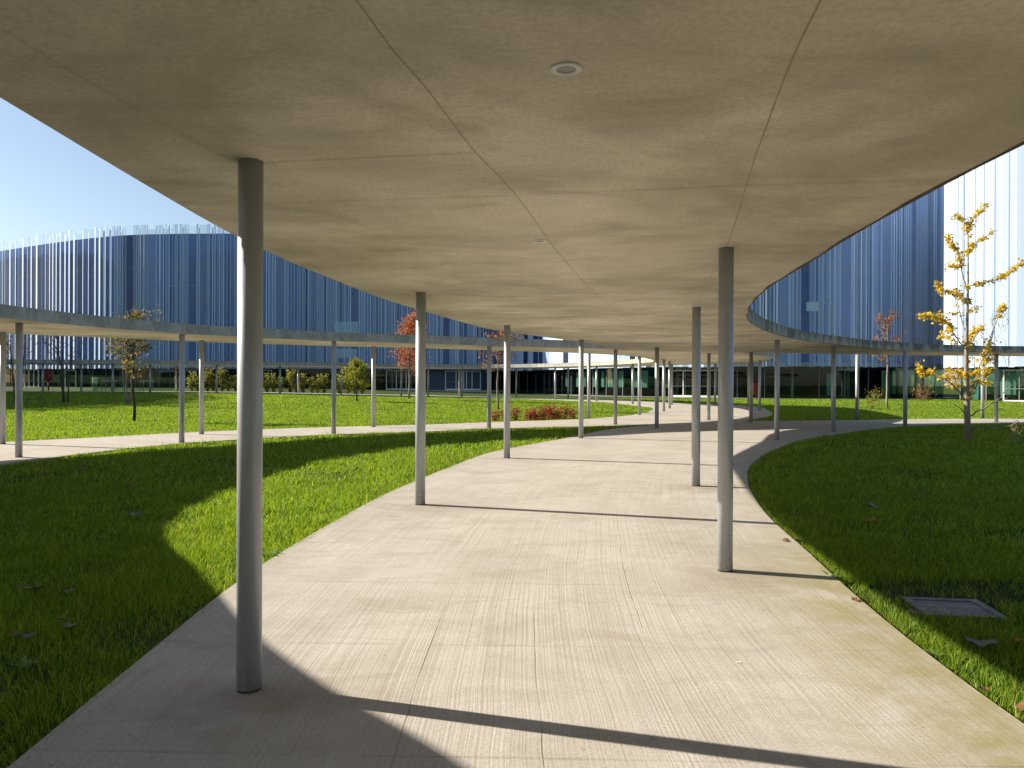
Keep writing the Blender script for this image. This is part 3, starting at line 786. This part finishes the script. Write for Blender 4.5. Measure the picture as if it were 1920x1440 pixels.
# fold styles, sunlit stretches given a whiter, denser weave than shaded ones: (wide), (narrow), (depth), (weave of narrow), (weave of wide), share of open gaps
def style_left(x, y, rng):
    if x < -49.5: return ((.28, .95), (.22, .6), (.07, .15), (.95, 1.), (.08, .24), .15)  # deep folds and near-solid narrow flanks shape the sunlit slivers here
    return ((.08, .42) if rng.random() < .88 else (.5, 1.2), (.06, .14), (.0, .03), (.4, 1.), (.16, .46), .10)
def style_mid(x, y, rng):
    if x < 17.5: return ((.3, 1.3), (.15, .4), (.02, .1), (.85, 1.), (.85, 1.), .32)  # sunlit flank whitened by a near-solid weave
    return ((.08, .38) if rng.random() < .88 else (.5, 1.0), (.06, .15), (.0, .03), (.3, .9), (.12, .48), .10)
def style_right(x, y, rng): return ((.08, .55), (.06, .16), (.01, .06), (.2, .85), (.80, 1.), .02)
bld_left = drum([(-100, 128), (-84, 115), (-75, 108.6), (-67, 103.8), (-60, 99.9), (-54, 96.9), (-48.5, 94.8), (-42.6, 93.8), (-35.7, 93.4), (-26, 93.), (-16, 92.8), (-8, 93.4), (-2.6, 95.6), (-.4, 101), (-3, 112), (-14, 126), (-40, 140), (-75, 142)],
     .75, 3.35, 19.9, 20.9, 3, 'long curved building with ragged white mesh top against the sky, lit in slivers',
     doors=((-.6247, 3.4, 2.5, 3), (-.574, 2.2, 2.4, 1), (-.414, 2.2, 2.4, 2), (-.324, 2.2, 2.4, 2), (-.144, 3.6, 2.4, 3), (-.0728, 2.6, 2.4, 2), (-.0520, 2.2, 2.4, 2)),
     panes=((-.2157, 2.9, 7.6, 9.1, 'cyan', 0), (-.2157, 2.7, 4.7, 5.8, 'cyan', 0), (-.13, 3.4, 6.8, 8.9, 'white', 1), (-.425, 4.2, 10.5, 13.6, 'frame', 1)), dark=((-.112, -.03),), style=style_left)
bld_mid = drum([(-8, 112), (-2, 99), (2.6, 89), (8., 76.6), (13.2, 70.4), (18.6, 67.), (23.6, 65.8), (29, 65.8), (33.6, 67.), (37.6, 69.4), (41.8, 72.3), (44, 84), (34, 100), (20, 112), (4, 116)],
     .42, 3.2, 21, 22, 8, 'curved blue building behind the right lawn, left flank sunlit white',
     doors=((.231, 3.6, 2.45, 3), (.2575, 3., 2.45, 2), (.268, 1.6, 2.45, 1)),
     blinds=((.0715, .7, .9, 2.5, 'blind'), (.086, .9, .9, 2.5, 'blind'), (.0945, .5, .9, 2.5, 'blind'), (.108, .7, .9, 2.5, 'blind'), (.118, .5, .9, 2.5, 'blind'), (.128, .8, .9, 2.5, 'blind'), (.142, .7, .9, 2.5, 'blind'), (.160, .9, .9, 2.5, 'blind'), (.173, .7, .9, 2.5, 'blind'), (.205, .7, .9, 2.5, 'blind'), (.486, .8, .9, 2.4, 'blind'), (.415, .8, .3, 2.2, 'cyan')),
     panes=((.390, 1.0, 8.0, 8.8, 'cyan', 0), (.408, 1.1, 6.0, 8.8, 'frame', 1)), style=style_mid)
bld_right = drum([(33.9, 60.2), (34.7, 57.2), (37.2, 53.6), (42, 49.6), (49, 47.), (58, 48), (66, 54), (64, 62), (54, 66.5), (44, 66.5), (37., 64.)],
     .35, 3.0, 24, 25, 21, 'tall sunlit white building behind the golden tree', doors=((.655, 1.6, 2.4, 1),),
     blinds=((.645, 1.1, .6, 2.4, 'blind'), (.602, .6, .2, 2.4, 'cyan')), style=style_right)
bld_off = drum([(-57, 33), (-47.5, 40.2), (-43.4, 46.8), (-44.5, 54), (-56, 63), (-72, 60), (-78, 46), (-70, 34)], .6, 3.3, 15., 15.8, 33,
     'curved white building out of frame beyond the left border, shading the far lawn', inner=False, style=style_right)

bld_blocker = drum([(-128, 46), (-113, 56), (-108, 74), (-110, 92), (-122, 106), (-138, 106), (-148, 84), (-144, 58)], .6, 3.3, 14., 14.8, 35,
     'curved white building added far out of frame at left to block bright horizon reflections', inner=False, style=style_right)  # added out of view to keep the bright horizon out of the glazing

# ------------------------------------------------------------------ plants
def leaf_quads(mb, c, size, rnd):
    """one small folded leaf of four vertices"""
    d = Vector((rnd.gauss(0, 1), rnd.gauss(0, 1), rnd.gauss(0, .7))).normalized(); s = d.orthogonal().normalized()
    s.rotate(Matrix.Rotation(rnd.uniform(0, 6.28), 3, d)); s = s * size * .42; L = d * size
    u = d.cross(s).normalized() * size * .12; c = Vector(c)
    mb.add([c - L * .5, c + s + u, c + L * .5, c - s + u], [(0, 1, 2), (0, 2, 3)])

def limb(p0, p1, rnd, sag=0., n=6, wob=.06):
    p0, p1 = Vector(p0), Vector(p1); L = (p1 - p0).length; out = []
    for i in range(n + 1):
        t = i / n; q = p0.lerp(p1, t)
        if 0 < i < n: q += Vector((rnd.gauss(0, wob), rnd.gauss(0, wob), rnd.gauss(0, wob))) * L * .5
        q.z += sag * 4 * t * (1 - t); out.append(q)
    return out

def tree(name, label, cat, pos, h, crown0, rad, leafm, nleaf, leafs, barkm, seed, group=None, stems=1, trunk_r=.05, limbs=14, spread=.9, weep=0., twig=4, clump=.13, topbias=0., shape='oval'):
    rnd = random.Random(seed); z = float(g(pos[0], pos[1])) - .05
    t = thing(name, label, cat, (pos[0], pos[1], z), group)
    tb = MB(); lb = MB(); tips = []
    for s in range(stems):
        a = rnd.uniform(0, 6.28) if stems > 1 else 0; off = Vector((math.cos(a), math.sin(a), 0)) * (.12 if stems > 1 else 0)
        top = Vector((off.x * (4 if stems > 1 else 0) + rnd.gauss(0, .05), off.y * (4 if stems > 1 else 0) + rnd.gauss(0, .05), h * (rnd.uniform(.75, .97))))
        tr = limb(off, top, rnd, 0, 8, .010)
        tb.tube(tr, [trunk_r * (1 - .8 * i / 8) + .004 for i in range(9)], 8)
        for i in range(limbs):
            q = (i + rnd.random()) / limbs; zz = crown0 + (h * .92 - crown0) * q
            k = min(int(zz / max(top.z, .1) * 8), 7); b = tr[k].lerp(tr[k + 1], rnd.random())
            if shape == 'vase': rr = rad * (.45 + .55 * (1 - abs(q - .45) * 1.4))
            else: rr = rad * math.sqrt(max(.06, 1 - (2 * q - 1 + .25) ** 2 * .85))
            az = rnd.uniform(0, 6.28) if stems == 1 else a + rnd.gauss(0, .9)
            e = b + Vector((math.cos(az) * rr * rnd.uniform(.6, 1.), math.sin(az) * rr * rnd.uniform(.6, 1.), rr * spread * rnd.uniform(.4, 1.1)))
            e.z = min(e.z, h)
            L = limb(b, e, rnd, weep * .35, 5, .09); r0 = trunk_r * .34
            if weep: L[-1].z -= weep * rr; L[-2].z -= weep * rr * .35
            tb.tube(L, [r0 * (1 - .8 * j / 5) + .003 for j in range(6)], 5)
            tips += [(p, 1.) for p in L[2:]]
            for w in range(twig):
                p = L[rnd.randint(1, 5)]; e2 = p + Vector((rnd.gauss(0, 1), rnd.gauss(0, 1), rnd.gauss(.35 - weep, .6))).normalized() * rr * rnd.uniform(.2, .55)
                tb.tube([p, p.lerp(e2, .5) + Vector((0, 0, .02)), e2], [.006, .004, .002], 4)
                tips += [(p.lerp(e2, .5), .6), (e2, 1.), (e2, 1.)]
        tips.append((tr[-1], 1.)); tips.append((tr[-1], 1.))
    tb.build('trunk', M[barkm], t, True)
    if nleaf:
        for i in range(nleaf):
            p, w = tips[rnd.randrange(len(tips))]
            if topbias and rnd.random() < topbias * (1 - p.z / h): continue
            c = p + Vector((rnd.gauss(0, clump), rnd.gauss(0, clump), rnd.gauss(0, clump)))
            leaf_quads(lb, c, leafs * rnd.uniform(.6, 1.35), rnd)
        lb.build('crown', M[leafm], t)
    return t

tree('olive_leaved_tree', 'small slender tree with olive and amber leaves standing alone on the big lawn', 'tree', (-13.65, 27.8), 4.2, 1.75, .95, 'olive', 1300, .09, 'darkbark', 5, trunk_r=.055, limbs=15, clump=.12, spread=.75)
tree('multi_stem_tree', 'tree of several bare grey stems right behind the small olive tree', 'tree', (-18.8, 37.6), 3.6, 2., .8, 'olive', 120, .09, 'bark', 6, stems=4, trunk_r=.035, limbs=5)
tree('bare_tree', 'almost leafless multi stemmed tree in the shaded corner of the big lawn', 'tree', (-22.4, 38.6), 4.3, 1.3, 1.3, 'olive', 90, .09, 'darkbark', 8, stems=4, trunk_r=.035, limbs=6, spread=1.4)
tree('bare_tree', 'leafless tree behind the leftmost column on the shaded lawn', 'tree', (-22.6, 35.2), 3.6, 1.2, 1.0, 'olive', 70, .09, 'darkbark', 9, stems=3, trunk_r=.03, limbs=6, spread=1.5)
tree('lime_tree', 'small round headed tree with yellow green drooping foliage', 'tree', (-8.95, 44.4), 2.35, 1.15, .95, 'lime', 1900, .11, 'darkbark', 12, trunk_r=.05, limbs=22, weep=.55, twig=5, clump=.10, spread=.5)
tree('rust_leaved_tree', 'bright rust orange tree behind the second walkway column', 'tree', (-6.65, 49.6), 5.5, 1.7, 1.3, 'orange', 2300, .13, 'bark', 14, trunk_r=.065, limbs=26, clump=.17, spread=.9)
tree('amber_tree', 'thin amber leaved tree with dark crooked branches near the red shrubs', 'tree', (-.66, 37.3), 3.8, 2.1, 1.3, 'brown', 750, .11, 'bark', 17, trunk_r=.05, limbs=14, clump=.12, shape='vase', spread=.6)
tree('sparse_orange_tree', 'sparse slender tree with few orange leaves before the blue facade', 'tree', (20.2, 41.4), 5.2, 2.3, .85, 'brown', 330, .13, 'palebark', 19, trunk_r=.055, limbs=12, clump=.08, spread=1.6)

# the golden tree, limb by limb (sideways, up) in metres from its foot; depth is free
def golden_tree(pos):
    rnd = random.Random(4); z = float(g(*pos)) - .05; s = .0146
    t = thing('ginkgo_tree', 'golden yellow ginkgo with bare lower limbs on the shaded right lawn', 'tree', (pos[0], pos[1], z))
    def P(px, py, dy=0.): return Vector(((px / 2.88 - 196.) * s, dy, (465.5 - py / 2.88) * s))
    tb = MB(); lb = MB()
    tr = [P(566, 1345), P(562, 1200), P(556, 1000), P(556, 850), P(560, 650), P(563, 480), P(562, 330), P(562, 235), P(561, 130)]
    tb.tube(tr, [.088, .075, .062, .05, .036, .026, .019, .014, .008], 10)
    def br(pts, r, lf0=1., lf1=1., n=0, dy=0., clump=.05):
        k = len(pts); Q = [P(x, y, dy * i / max(k - 1, 1)) for i, (x, y) in enumerate(pts)]
        S = []
        for i in range(k - 1):
            for j in range(4): S.append(Q[i].lerp(Q[i + 1], j / 4) + Vector((rnd.gauss(0, .012), rnd.gauss(0, .02), rnd.gauss(0, .012))))
        S.append(Q[-1]); m = len(S)
        tb.tube(S, [r * (1 - .75 * i / m) + .003 for i in range(m)], 6)
        for i in range(int(n * 1.3)):
            u = lf0 + (lf1 - lf0) * rnd.random(); c = S[min(int(u * (m - 1)), m - 1)]
            off = Vector((rnd.gauss(0, clump), rnd.gauss(0, clump), rnd.gauss(0, clump * .9)))
            leaf_quads(lb, c + off, .074 * rnd.uniform(.6, 1.3), rnd)
    br([(562, 235), (545, 165), (487, 122)], .010, .35, 1, 90, .1)
    br([(562, 235), (590, 140), (662, 72)], .010, .2, 1, 130, -.15)
    br([(562, 250), (563, 200), (561, 130)], .008, 0, .7, 60)
    br([(560, 335), (610, 280), (765, 200)], .012, 0, 1, 190, .35)
    br([(554, 520), (515, 430), (462, 330), (380, 252)], .014, .42, 1, 260, -.5)
    br([(500, 405), (460, 410), (425, 410)], .006, 0, 1, 70, -.2)
    br([(552, 600), (520, 545), (462, 535), (432, 475)], .013, .15, 1, 230, .45)
    br([(560, 590), (545, 520), (690, 480), (760, 430), (864, 348)], .014, .25, 1, 330, -.6)
    br([(556, 600), (572, 590), (552, 585)], .006, 0, 1, 60, .1)
    br([(548, 655), (500, 655), (436, 650)], .006, .3, 1, 45, .2)
    br([(556, 650), (580, 640), (612, 630)], .006, .2, 1, 45, -.2)
    br([(553, 760), (530, 640), (512, 560)], .010, .2, .9, 14, .2)
    br([(552, 850), (470, 770), (410, 705), (330, 685), (215, 686)], .014, .3, 1, 300, -.7)
    br([(450, 745), (430, 775), (415, 800)], .006, 0, 1, 60, -.1)
    br([(548, 830), (500, 800), (476, 770)], .008, .3, 1, 45, .3)
    br([(558, 830), (590, 800), (640, 742), (708, 728)], .012, .05, 1, 260, .5, .075)
    br([(600, 1060), (690, 900), (725, 780), (790, 630), (834, 600)], .016, .68, 1, 170, .6)
    br([(690, 900), (660, 905), (700, 830), (680, 790)], .010, .05, 1, 200, .2, .075)
    br([(556, 1115), (600, 1060), (650, 945), (700, 860), (745, 760), (770, 680)], .024, .0, .4, 110, .5)
    br([(552, 1122), (500, 1080), (440, 1030), (345, 988)], .026, .95, 1, 12, -.5)
    br([(345, 988), (310, 975), (292, 925)], .010, .1, 1, 110, -.1)
    br([(345, 988), (362, 975), (392, 968)], .008, .2, 1, 70, .1)
    br([(440, 1030), (450, 1005), (470, 990)], .008, .9, 1, 8, 0)
    br([(552, 985), (520, 960), (470, 950)], .008, .05, 1, 95, .3)
    br([(556, 990), (590, 975), (600, 960)], .008, 0, 1, 90, -.3)
    br([(552, 1010), (510, 1000), (470, 990)], .007, .3, 1, 55, .4)
    br([(550, 1040), (500, 1045), (462, 1030)], .007, .3, 1, 50, .1)
    br([(560, 1050), (660, 1020), (752, 1036)], .009, .4, 1, 65, .4)
    br([(640, 1000), (690, 970), (718, 955)], .007, .2, 1, 60, .3)
    br([(556, 915), (575, 905), (600, 925)], .006, 0, 1, 30, .1)
    br([(566, 1215), (640, 1175), (740, 1130), (800, 1085), (864, 1035)], .022, 1, 1, 0, .5)
    br([(740, 1130), (800, 1100), (850, 1115)], .008, 1, 1, 0, .2)
    br([(562, 1205), (500, 1165), (430, 1135)], .016, 1, 1, 0, -.5)
    br([(562, 1290), (640, 1260), (740, 1250), (760, 1225)], .010, 1, 1, 0, -.6)
    br([(590, 1150), (600, 1120), (612, 1020)], .007, 1, 1, 6, .2)
    for i in range(26):                                          # fine bare twigs on the right side
        x, y = rnd.uniform(690, 790), rnd.uniform(560, 1000)
        br([(x, y + 60), (x + rnd.uniform(-8, 14), y)], .004, 1, 1, 0, rnd.uniform(-.3, .3))
    tb.build('trunk', M['bark'], t, True); lb.build('crown', M['ginkgo'], t)
golden_tree((12.3, 20.75))

def shrub(name, label, cat, pos, h, rad, leafm, nleaf, leafs, seed, group=None, barkm='darkbark', upright=.8, stemn=9):
    rnd = random.Random(seed); z = float(g(pos[0], pos[1])) - .05
    t = thing(name, label, cat, (pos[0], pos[1], z), group); tb = MB(); lb = MB(); pts = []
    for i in range(stemn):
        a = rnd.uniform(0, 6.28); r = rad * rnd.uniform(.2, 1.); e = Vector((math.cos(a) * r, math.sin(a) * r, h * rnd.uniform(.55, 1.) * (1 - .25 * r / rad * (1 - upright))))
        L = limb((math.cos(a) * .04, math.sin(a) * .04, 0), e, rnd, .0, 5, .08); tb.tube(L, [.010 * h, .009 * h, .007 * h, .005 * h, .004 * h, .003 * h], 4); pts += L[1:] + L[3:]
    for i in range(nleaf):
        c = pts[rnd.randrange(len(pts))]; k = rad * .22
        leaf_quads(lb, c + Vector((rnd.gauss(0, k), rnd.gauss(0, k), rnd.gauss(0, k))), leafs * rnd.uniform(.6, 1.3), rnd)
    tb.build('stems', M[barkm], t, True)
    if nleaf: lb.build('foliage', M[leafm], t)
    return t

# row of shrubs behind the far side of the ring (copies share four meshes)
protos = []
hx = [-24.6 + .56 * i for i in range(24)]
GH = 'yellow green shrubs in a row behind the far side of the ring'
for i, x in enumerate(hx):
    yb = 59.6 + .05 * (x + 18) * 1.3; jx = random.uniform(-.12, .12)
    if i < 4:
        protos.append(shrub('hedge_shrub', 'upright yellow green shrub in the row before the left building glass', 'shrub', (x + jx, yb), (1.6, 1.1, 1.95, 1.35)[i], .36, 'hedge', 380, .12, 40 + i, GH))
    else:
        o = protos[random.randrange(4)]; c = o.copy(); COL.objects.link(c)
        c.location = (x + jx, yb, float(g(x, yb)) - .05); c.rotation_euler.z = random.uniform(0, 6.28); k = random.uniform(.75, 1.1); c.scale = (k, k, k)
        for ch in o.children:
            d = ch.copy(); COL.objects.link(d); d.parent = c
# red shrubs on the lawn edge
protos = []; GRS = 'red shrubs on the edge of the big lawn'
spots = [(-.62, 28.6), (-.18, 28.85), (.15, 28.75), (.62, 29.2), (.98, 29.45), (1.25, 29.7), (1.6, 29.9), (1.85, 30.2), (2.12, 30.25), (2.42, 30.6), (.8, 29.65), (1.45, 30.1)]
for i, (x, y) in enumerate(spots):
    y += .35
    if i < 3: protos.append(shrub('red_shrub', 'low crimson shrub in the row along the lawn edge', 'shrub', (x, y), (.47, .40, .52)[i], .25, 'crimson', 260, .065, 60 + i, GRS))
    else:
        o = protos[i % 3]; c = o.copy(); COL.objects.link(c); c.location = (x, y, float(g(x, y)) - .05); c.rotation_euler.z = i * 1.7
        k = random.uniform(.85, 1.15); c.scale = (k, k, k)
        for ch in o.children:
            d = ch.copy(); COL.objects.link(d); d.parent = c
shrub('dry_bush', 'dry brown bush with arching twigs in front of the dark glass', 'bush', (30.6, 57.), 1.5, 1.0, 'dry', 420, .11, 71, barkm='palebark', upright=.3)
shrub('low_bush', 'low dark green bush left of the sparse orange tree foot', 'bush', (19., 40.5), .75, .7, 'hedge', 260, .08, 72, upright=.3)
shrub('grey_bush', 'small grey green bush close to the glass behind the sparse orange tree', 'bush', (27.2, 57.5), 1.0, .7, 'olive', 160, .10, 73, upright=.3)
shrub('young_sapling', 'thin reddish twiggy sapling on the shaded lawn right of the golden tree', 'sapling', (13.05, 19.9), .85, .26, 'dry', 34, .055, 74, barkm='palebark', stemn=5)

# ------------------------------------------------------------------ small things
def fallen_leaf(x, y, size, m, label, rz, seed):
    rnd = random.Random(seed); inl = bool(inside(LAWN_SMALL, np.array([[x, y]]))[0] or inside(LAWN_RIGHT, np.array([[x, y]]))[0])
    z = float(g(x, y)) + (.012 if inl else .006); n = 15; mb = MB()
    P = []
    for k in range(n):
        a = 2 * math.pi * k / n; lobe = .58 + .42 * abs(math.cos(2.5 * a)) ** 1.5 * (1 if k else .6)
        r = size * .5 * lobe * rnd.uniform(.85, 1.1)
        P.append((r * math.cos(a), r * math.sin(a) * .85, size * (.09 * math.cos(2 * a + .3) + rnd.uniform(-.05, .06))))
    top = [(p[0], p[1], p[2] + .0015) for p in P]
    mb.add([(0, 0, 0)] + P + [(0, 0, .0015)] + top, [(0, 1 + (k + 1) % n, 1 + k) for k in range(n)] + [(n + 1, n + 2 + k, n + 2 + (k + 1) % n) for k in range(n)])
    tl = size * .55
    mb.tube([(-size * .1, 0, .002), (-size * .45, .01, .012), (-size * .5 - tl * .6, .0, .004)], .0022, 5)
    o = mb.build('fallen_leaf', M[m]); o.location = (x, y, z); o.rotation_euler = (rnd.uniform(-.25, .25), rnd.uniform(-.25, .25), rz)
    tag(o, label, 'leaf', 'fallen leaves')
LEAVES = [
    (-3.78, 6.08, .22, 'fallen', 'large brown fallen leaf on the shaded grass well left of the nearest column', .3),
    (-3.45, 5.98, .13, 'fallen', 'brown fallen leaf right beside the large brown one on the shaded grass', 1.2),
    (-3.1, 5.3, .10, 'fallen', 'small reddish fallen leaf upright among the dark grass', 2.),
    (-2.98, 5.18, .12, 'fallen_grey', 'pale grey curled leaf touching the small reddish leaf', .4),
    (-3.22, 5.0, .10, 'fallen', 'dark brown curled leaf left of a pale one low in the dark grass', 2.6),
    (-3.12, 4.97, .11, 'fallen_grey', 'whitish curled leaf beside the dark brown one low in the dark grass', .9),
    (-7.6, 13.7, .30, 'fallen', 'pale brown leaf, farthest on the shaded small lawn', .2),
    (-5.7, 11.6, .28, 'fallen', 'light tan leaf in the middle of the shaded small lawn', .1),
    (-4.55, 9.3, .20, 'fallen_grey', 'silvery leaf on dark grass left of the sunlit patch', 1.),
    (-5.1, 9.2, .13, 'fallen', 'tiny dark leaf left of the silvery leaf', 1.9),
    (-7.9, 13., .2, 'fallen', 'dark curled leaf left of the farthest pale brown leaf', 2.4),
    (4.75, 10.05, .32, 'fallen_grey', 'large pale silver leaf far out on the shaded right lawn', .1),
    (4.25, 9.1, .2, 'fallen_orange', 'orange leaf below the large pale silver leaf', .4),
    (2.98, 7.9, .19, 'fallen', 'brown pink leaf at the walkway edge in the lit strip', .7),
    (2.84, 7.95, .13, 'fallen', 'reddish leaf wedged between path edge and grass', 1.8),
    (2.9, 5.55, .16, 'fallen', 'dark brown leaf left of the square utility cover', .2),
    (3.0, 4.92, .26, 'fallen_grey', 'big blue grey lobed leaf in shade below the utility cover', 2.9),
    (3.25, 4.95, .09, 'fallen_orange', 'small orange leaf right of the big blue grey leaf', .5),
    (2.63, 3.92, .17, 'fallen', 'big pinkish brown leaf at the walkway edge, nearest the camera', 1.1),
    (2.56, 4.15, .08, 'fallen', 'small brown leaf in the sunlit strip above the nearest big leaf', .2),
    (6.0, 11.2, .2, 'fallen', 'dull brown leaf far on the shaded lawn beyond the silver leaf', .2),
    (2.62, 5.85, .10, 'fallen', 'small red brown leaf on the lit grass strip left of the utility cover', 2.2),
]
for i, (x, y, s, m, lab, rz) in enumerate(LEAVES): fallen_leaf(x, y, s * .85, m, lab, rz, 100 + i)

# utility cover
cx, cy, cw_, ch_, crz = COVER; zc = float(g(cx, cy)) - .06
t = thing('utility_cover', 'square grey concrete utility cover sunk in the shaded right lawn', 'utility cover', (cx, cy, zc), rz=crz)
M['coverc'] = simple('worn_concrete', (.19, .19, .19), .85, var=.3, scale=14.)
fb = MB(); b = .06
for c, sz in (((0, ch_ / 2 - b / 2, 0), (cw_, b, .06)), ((0, -ch_ / 2 + b / 2, 0), (cw_, b, .06)), ((-cw_ / 2 + b / 2, 0, 0), (b, ch_ - 2 * b - .002, .06)), ((cw_ / 2 - b / 2, 0, 0), (b, ch_ - 2 * b - .002, .06))): fb.box(c, sz)
fb.build('rim', M['coverc'], t)
lb = MB(); lb.box((0, 0, -.004), (cw_ - 2 * b - .022, ch_ - 2 * b - .022, .055)); lid = lb.build('lid', M['coverc'], t)
hb = MB()
for u in (-.14, .10): hb.box((u, .02, .0245), (.07, .018, .006))
hb.build('lifting_slot', M['joint'], lid)

# scrap of paper on the paving
mb = MB(); mb.add([(-.014, -.006, .004), (.012, -.008, .003), (.016, .004, .006), (.0, .009, .004), (-.013, .006, .006)] + [(-.014, -.006, .002), (.012, -.008, .001), (.016, .004, .003), (.0, .009, .002), (-.013, .006, .003)],
    [(0, 1, 2, 3, 4), (9, 8, 7, 6, 5)] + [(i, 5 + i, 5 + (i + 1) % 5, (i + 1) % 5) for i in range(5)])
o = mb.build('paper_scrap', M['white']); o.location = (1.35, 4.56, 0.); tag(o, 'tiny white scrap of paper on the sunlit walkway', 'litter')

# broad-leaved weeds
def weed(x, y, label, seed, size=.1, n=7):
    rnd = random.Random(seed); t = MB()
    for i in range(n):
        a = 6.28 * i / n + rnd.uniform(-.3, .3); L = size * rnd.uniform(.7, 1.2); w = L * .16; cs, sn = math.cos(a), math.sin(a); up = rnd.uniform(.3, .9)
        pr = [(0, .2), (.35, 1.), (.7, .8), (1., .05)]; vs = []
        for u, ww in pr:
            for s in (1, -1): vs.append((cs * L * u - sn * w * ww * s, sn * L * u + cs * w * ww * s, L * up * (u - .45 * u * u)))
        t.add(vs, [(2 * k, 2 * k + 1, 2 * k + 3, 2 * k + 2) for k in range(3)])
    o = t.build('weed', M['weed']); o.location = (x, y, float(g(x, y)) - .02); tag(o, label, 'weed')
weed(-2.85, 4.5, 'broad leaved weed in the dark grass at the lower left', 1, .09, 8)
weed(2.72, 5.25, 'pale leaved weed on the lit strip left of the utility cover', 2, .09)
weed(2.62, 4.75, 'small white green weed at the walkway edge in the lit strip', 3, .06)
weed(2.74, 6.6, 'leafy weed tuft at the walkway edge by the nearest right column shadow', 4, .09)
weed(-2.28, 7.3, 'bright weed on the lawn edge right behind the nearest column', 5, .10)

# glass screen round the stair opening with two white tables, far left
def glass_screen():
    t = thing('glass_screen', 'low curved glass screen standing before the left building', 'screen', (0, 0, 0))
    pts = [(-31.2, 57.2), (-31.4, 58.6), (-29.5, 59.6), (-26.5, 59.4), (-25.2, 58.6), (-25.5, 57.6), (-28.2, 57.0)]
    c = resample(smooth_closed(pts, .3), .4); zz = float(g(-28, 58))
    V, F = wall_mesh(c, zz - .02, zz + 1.02); a = MB(); a.add(V, F); a.build('glass_panel', M['screen'], t, True)
    r = MB(); ring_fill(r, offset_curve(c, .03), offset_curve(c, -.03), zz + 1.03); r.build('rail', M['frame'], t)
glass_screen()
def table(x, y, label):
    z = float(g(x, y)); t = thing('white_table', label, 'table', (x, y, z), 'white tables by the glass screen')
    a = MB(); a.box((0, 0, .74), (.8, .6, .04)); a.build('tabletop', M['white'], t)
    for sx in (-.35, .35):
        for sy in (-.25, .25): l = MB(); l.box((sx, sy, .36), (.04, .04, .719)); l.build('leg', M['frame'], t)
table(-29.6, 56.4, 'white table behind the left part of the glass screen'); table(-26.9, 56.6, 'white table at the right end of the glass screen')

def cabinet(x, y, w, hgt, zlift, label):
    z = float(g(x, y)) - .03; t = thing('hose_cabinet', label, 'cabinet', (x, y, z))
    a = MB(); a.box((0, 0, zlift + hgt / 2), (w, .28, hgt)); a.build('box', M['red'], t)
    d = MB(); d.box((0, -.152, zlift + hgt / 2), (w - .08, .02, hgt - .08)); dd = d.build('door', M['red'], t)
    h = MB(); h.box((w * .3, -.172, zlift + hgt / 2), (.03, .02, .12)); h.build('handle', M['white'], dd)
    p = MB(); p.tube([(0, 0, 0), (0, 0, zlift)], .05, 10); p.build('post', M['red'], t, True)
cabinet(-34.6, 57.4, .62, .75, .75, 'red hose cabinet on a post among the far columns at left')
cabinet(19.2, 60.4, .6, .95, .35, 'dark red hose cabinet before the glass of the blue building')

# ------------------------------------------------------------------ light, sky, camera
sun = bpy.data.lights.new('sun', 'SUN'); sun.energy = 5.0; sun.angle = R(.53); sun.color = (1., .91, .77)
so = bpy.data.objects.new('sun', sun); COL.objects.link(so); so.rotation_euler = SUN.to_track_quat('Z', 'Y').to_euler(); so.location = SUN * 60
wd = bpy.data.worlds.new('World'); scene.world = wd; wd.use_nodes = True
nt = wd.node_tree; bg = nt.nodes['Background']
sky = nt.nodes.new('ShaderNodeTexSky'); sky.sky_type = 'NISHITA'; sky.sun_disc = False
sky.sun_elevation = SUN_EL; sky.sun_rotation = math.atan2(SUN.x, SUN.y)
sky.altitude = 100; sky.air_density = 1.0; sky.dust_density = .9; sky.ozone_density = 1.5
nt.links.new(sky.outputs[0], bg.inputs[0]); bg.inputs[1].default_value = .064

cam = bpy.data.cameras.new('camera'); cam.sensor_width = 36.; cam.lens = 1442 / 1920 * 36; cam.clip_end = 3000; cam.clip_start = .05
co = bpy.data.objects.new('camera', cam); COL.objects.link(co)
co.matrix_world = Matrix.Translation((0, 0, CAM_H)) @ Matrix.Rotation(R(90) - 1 / 1442, 4, 'X') @ Matrix.Rotation(.00373, 4, 'Z')
scene.camera = co
vs = scene.view_settings; vs.view_transform = 'Standard'; vs.look = 'None'; vs.gamma = 1; vs.use_curve_mapping = False; vs.exposure = 1.13
scene.cycles.use_denoising = True
scene.cycles.max_bounces = 10; scene.cycles.diffuse_bounces = 5; scene.cycles.transparent_max_bounces = 16
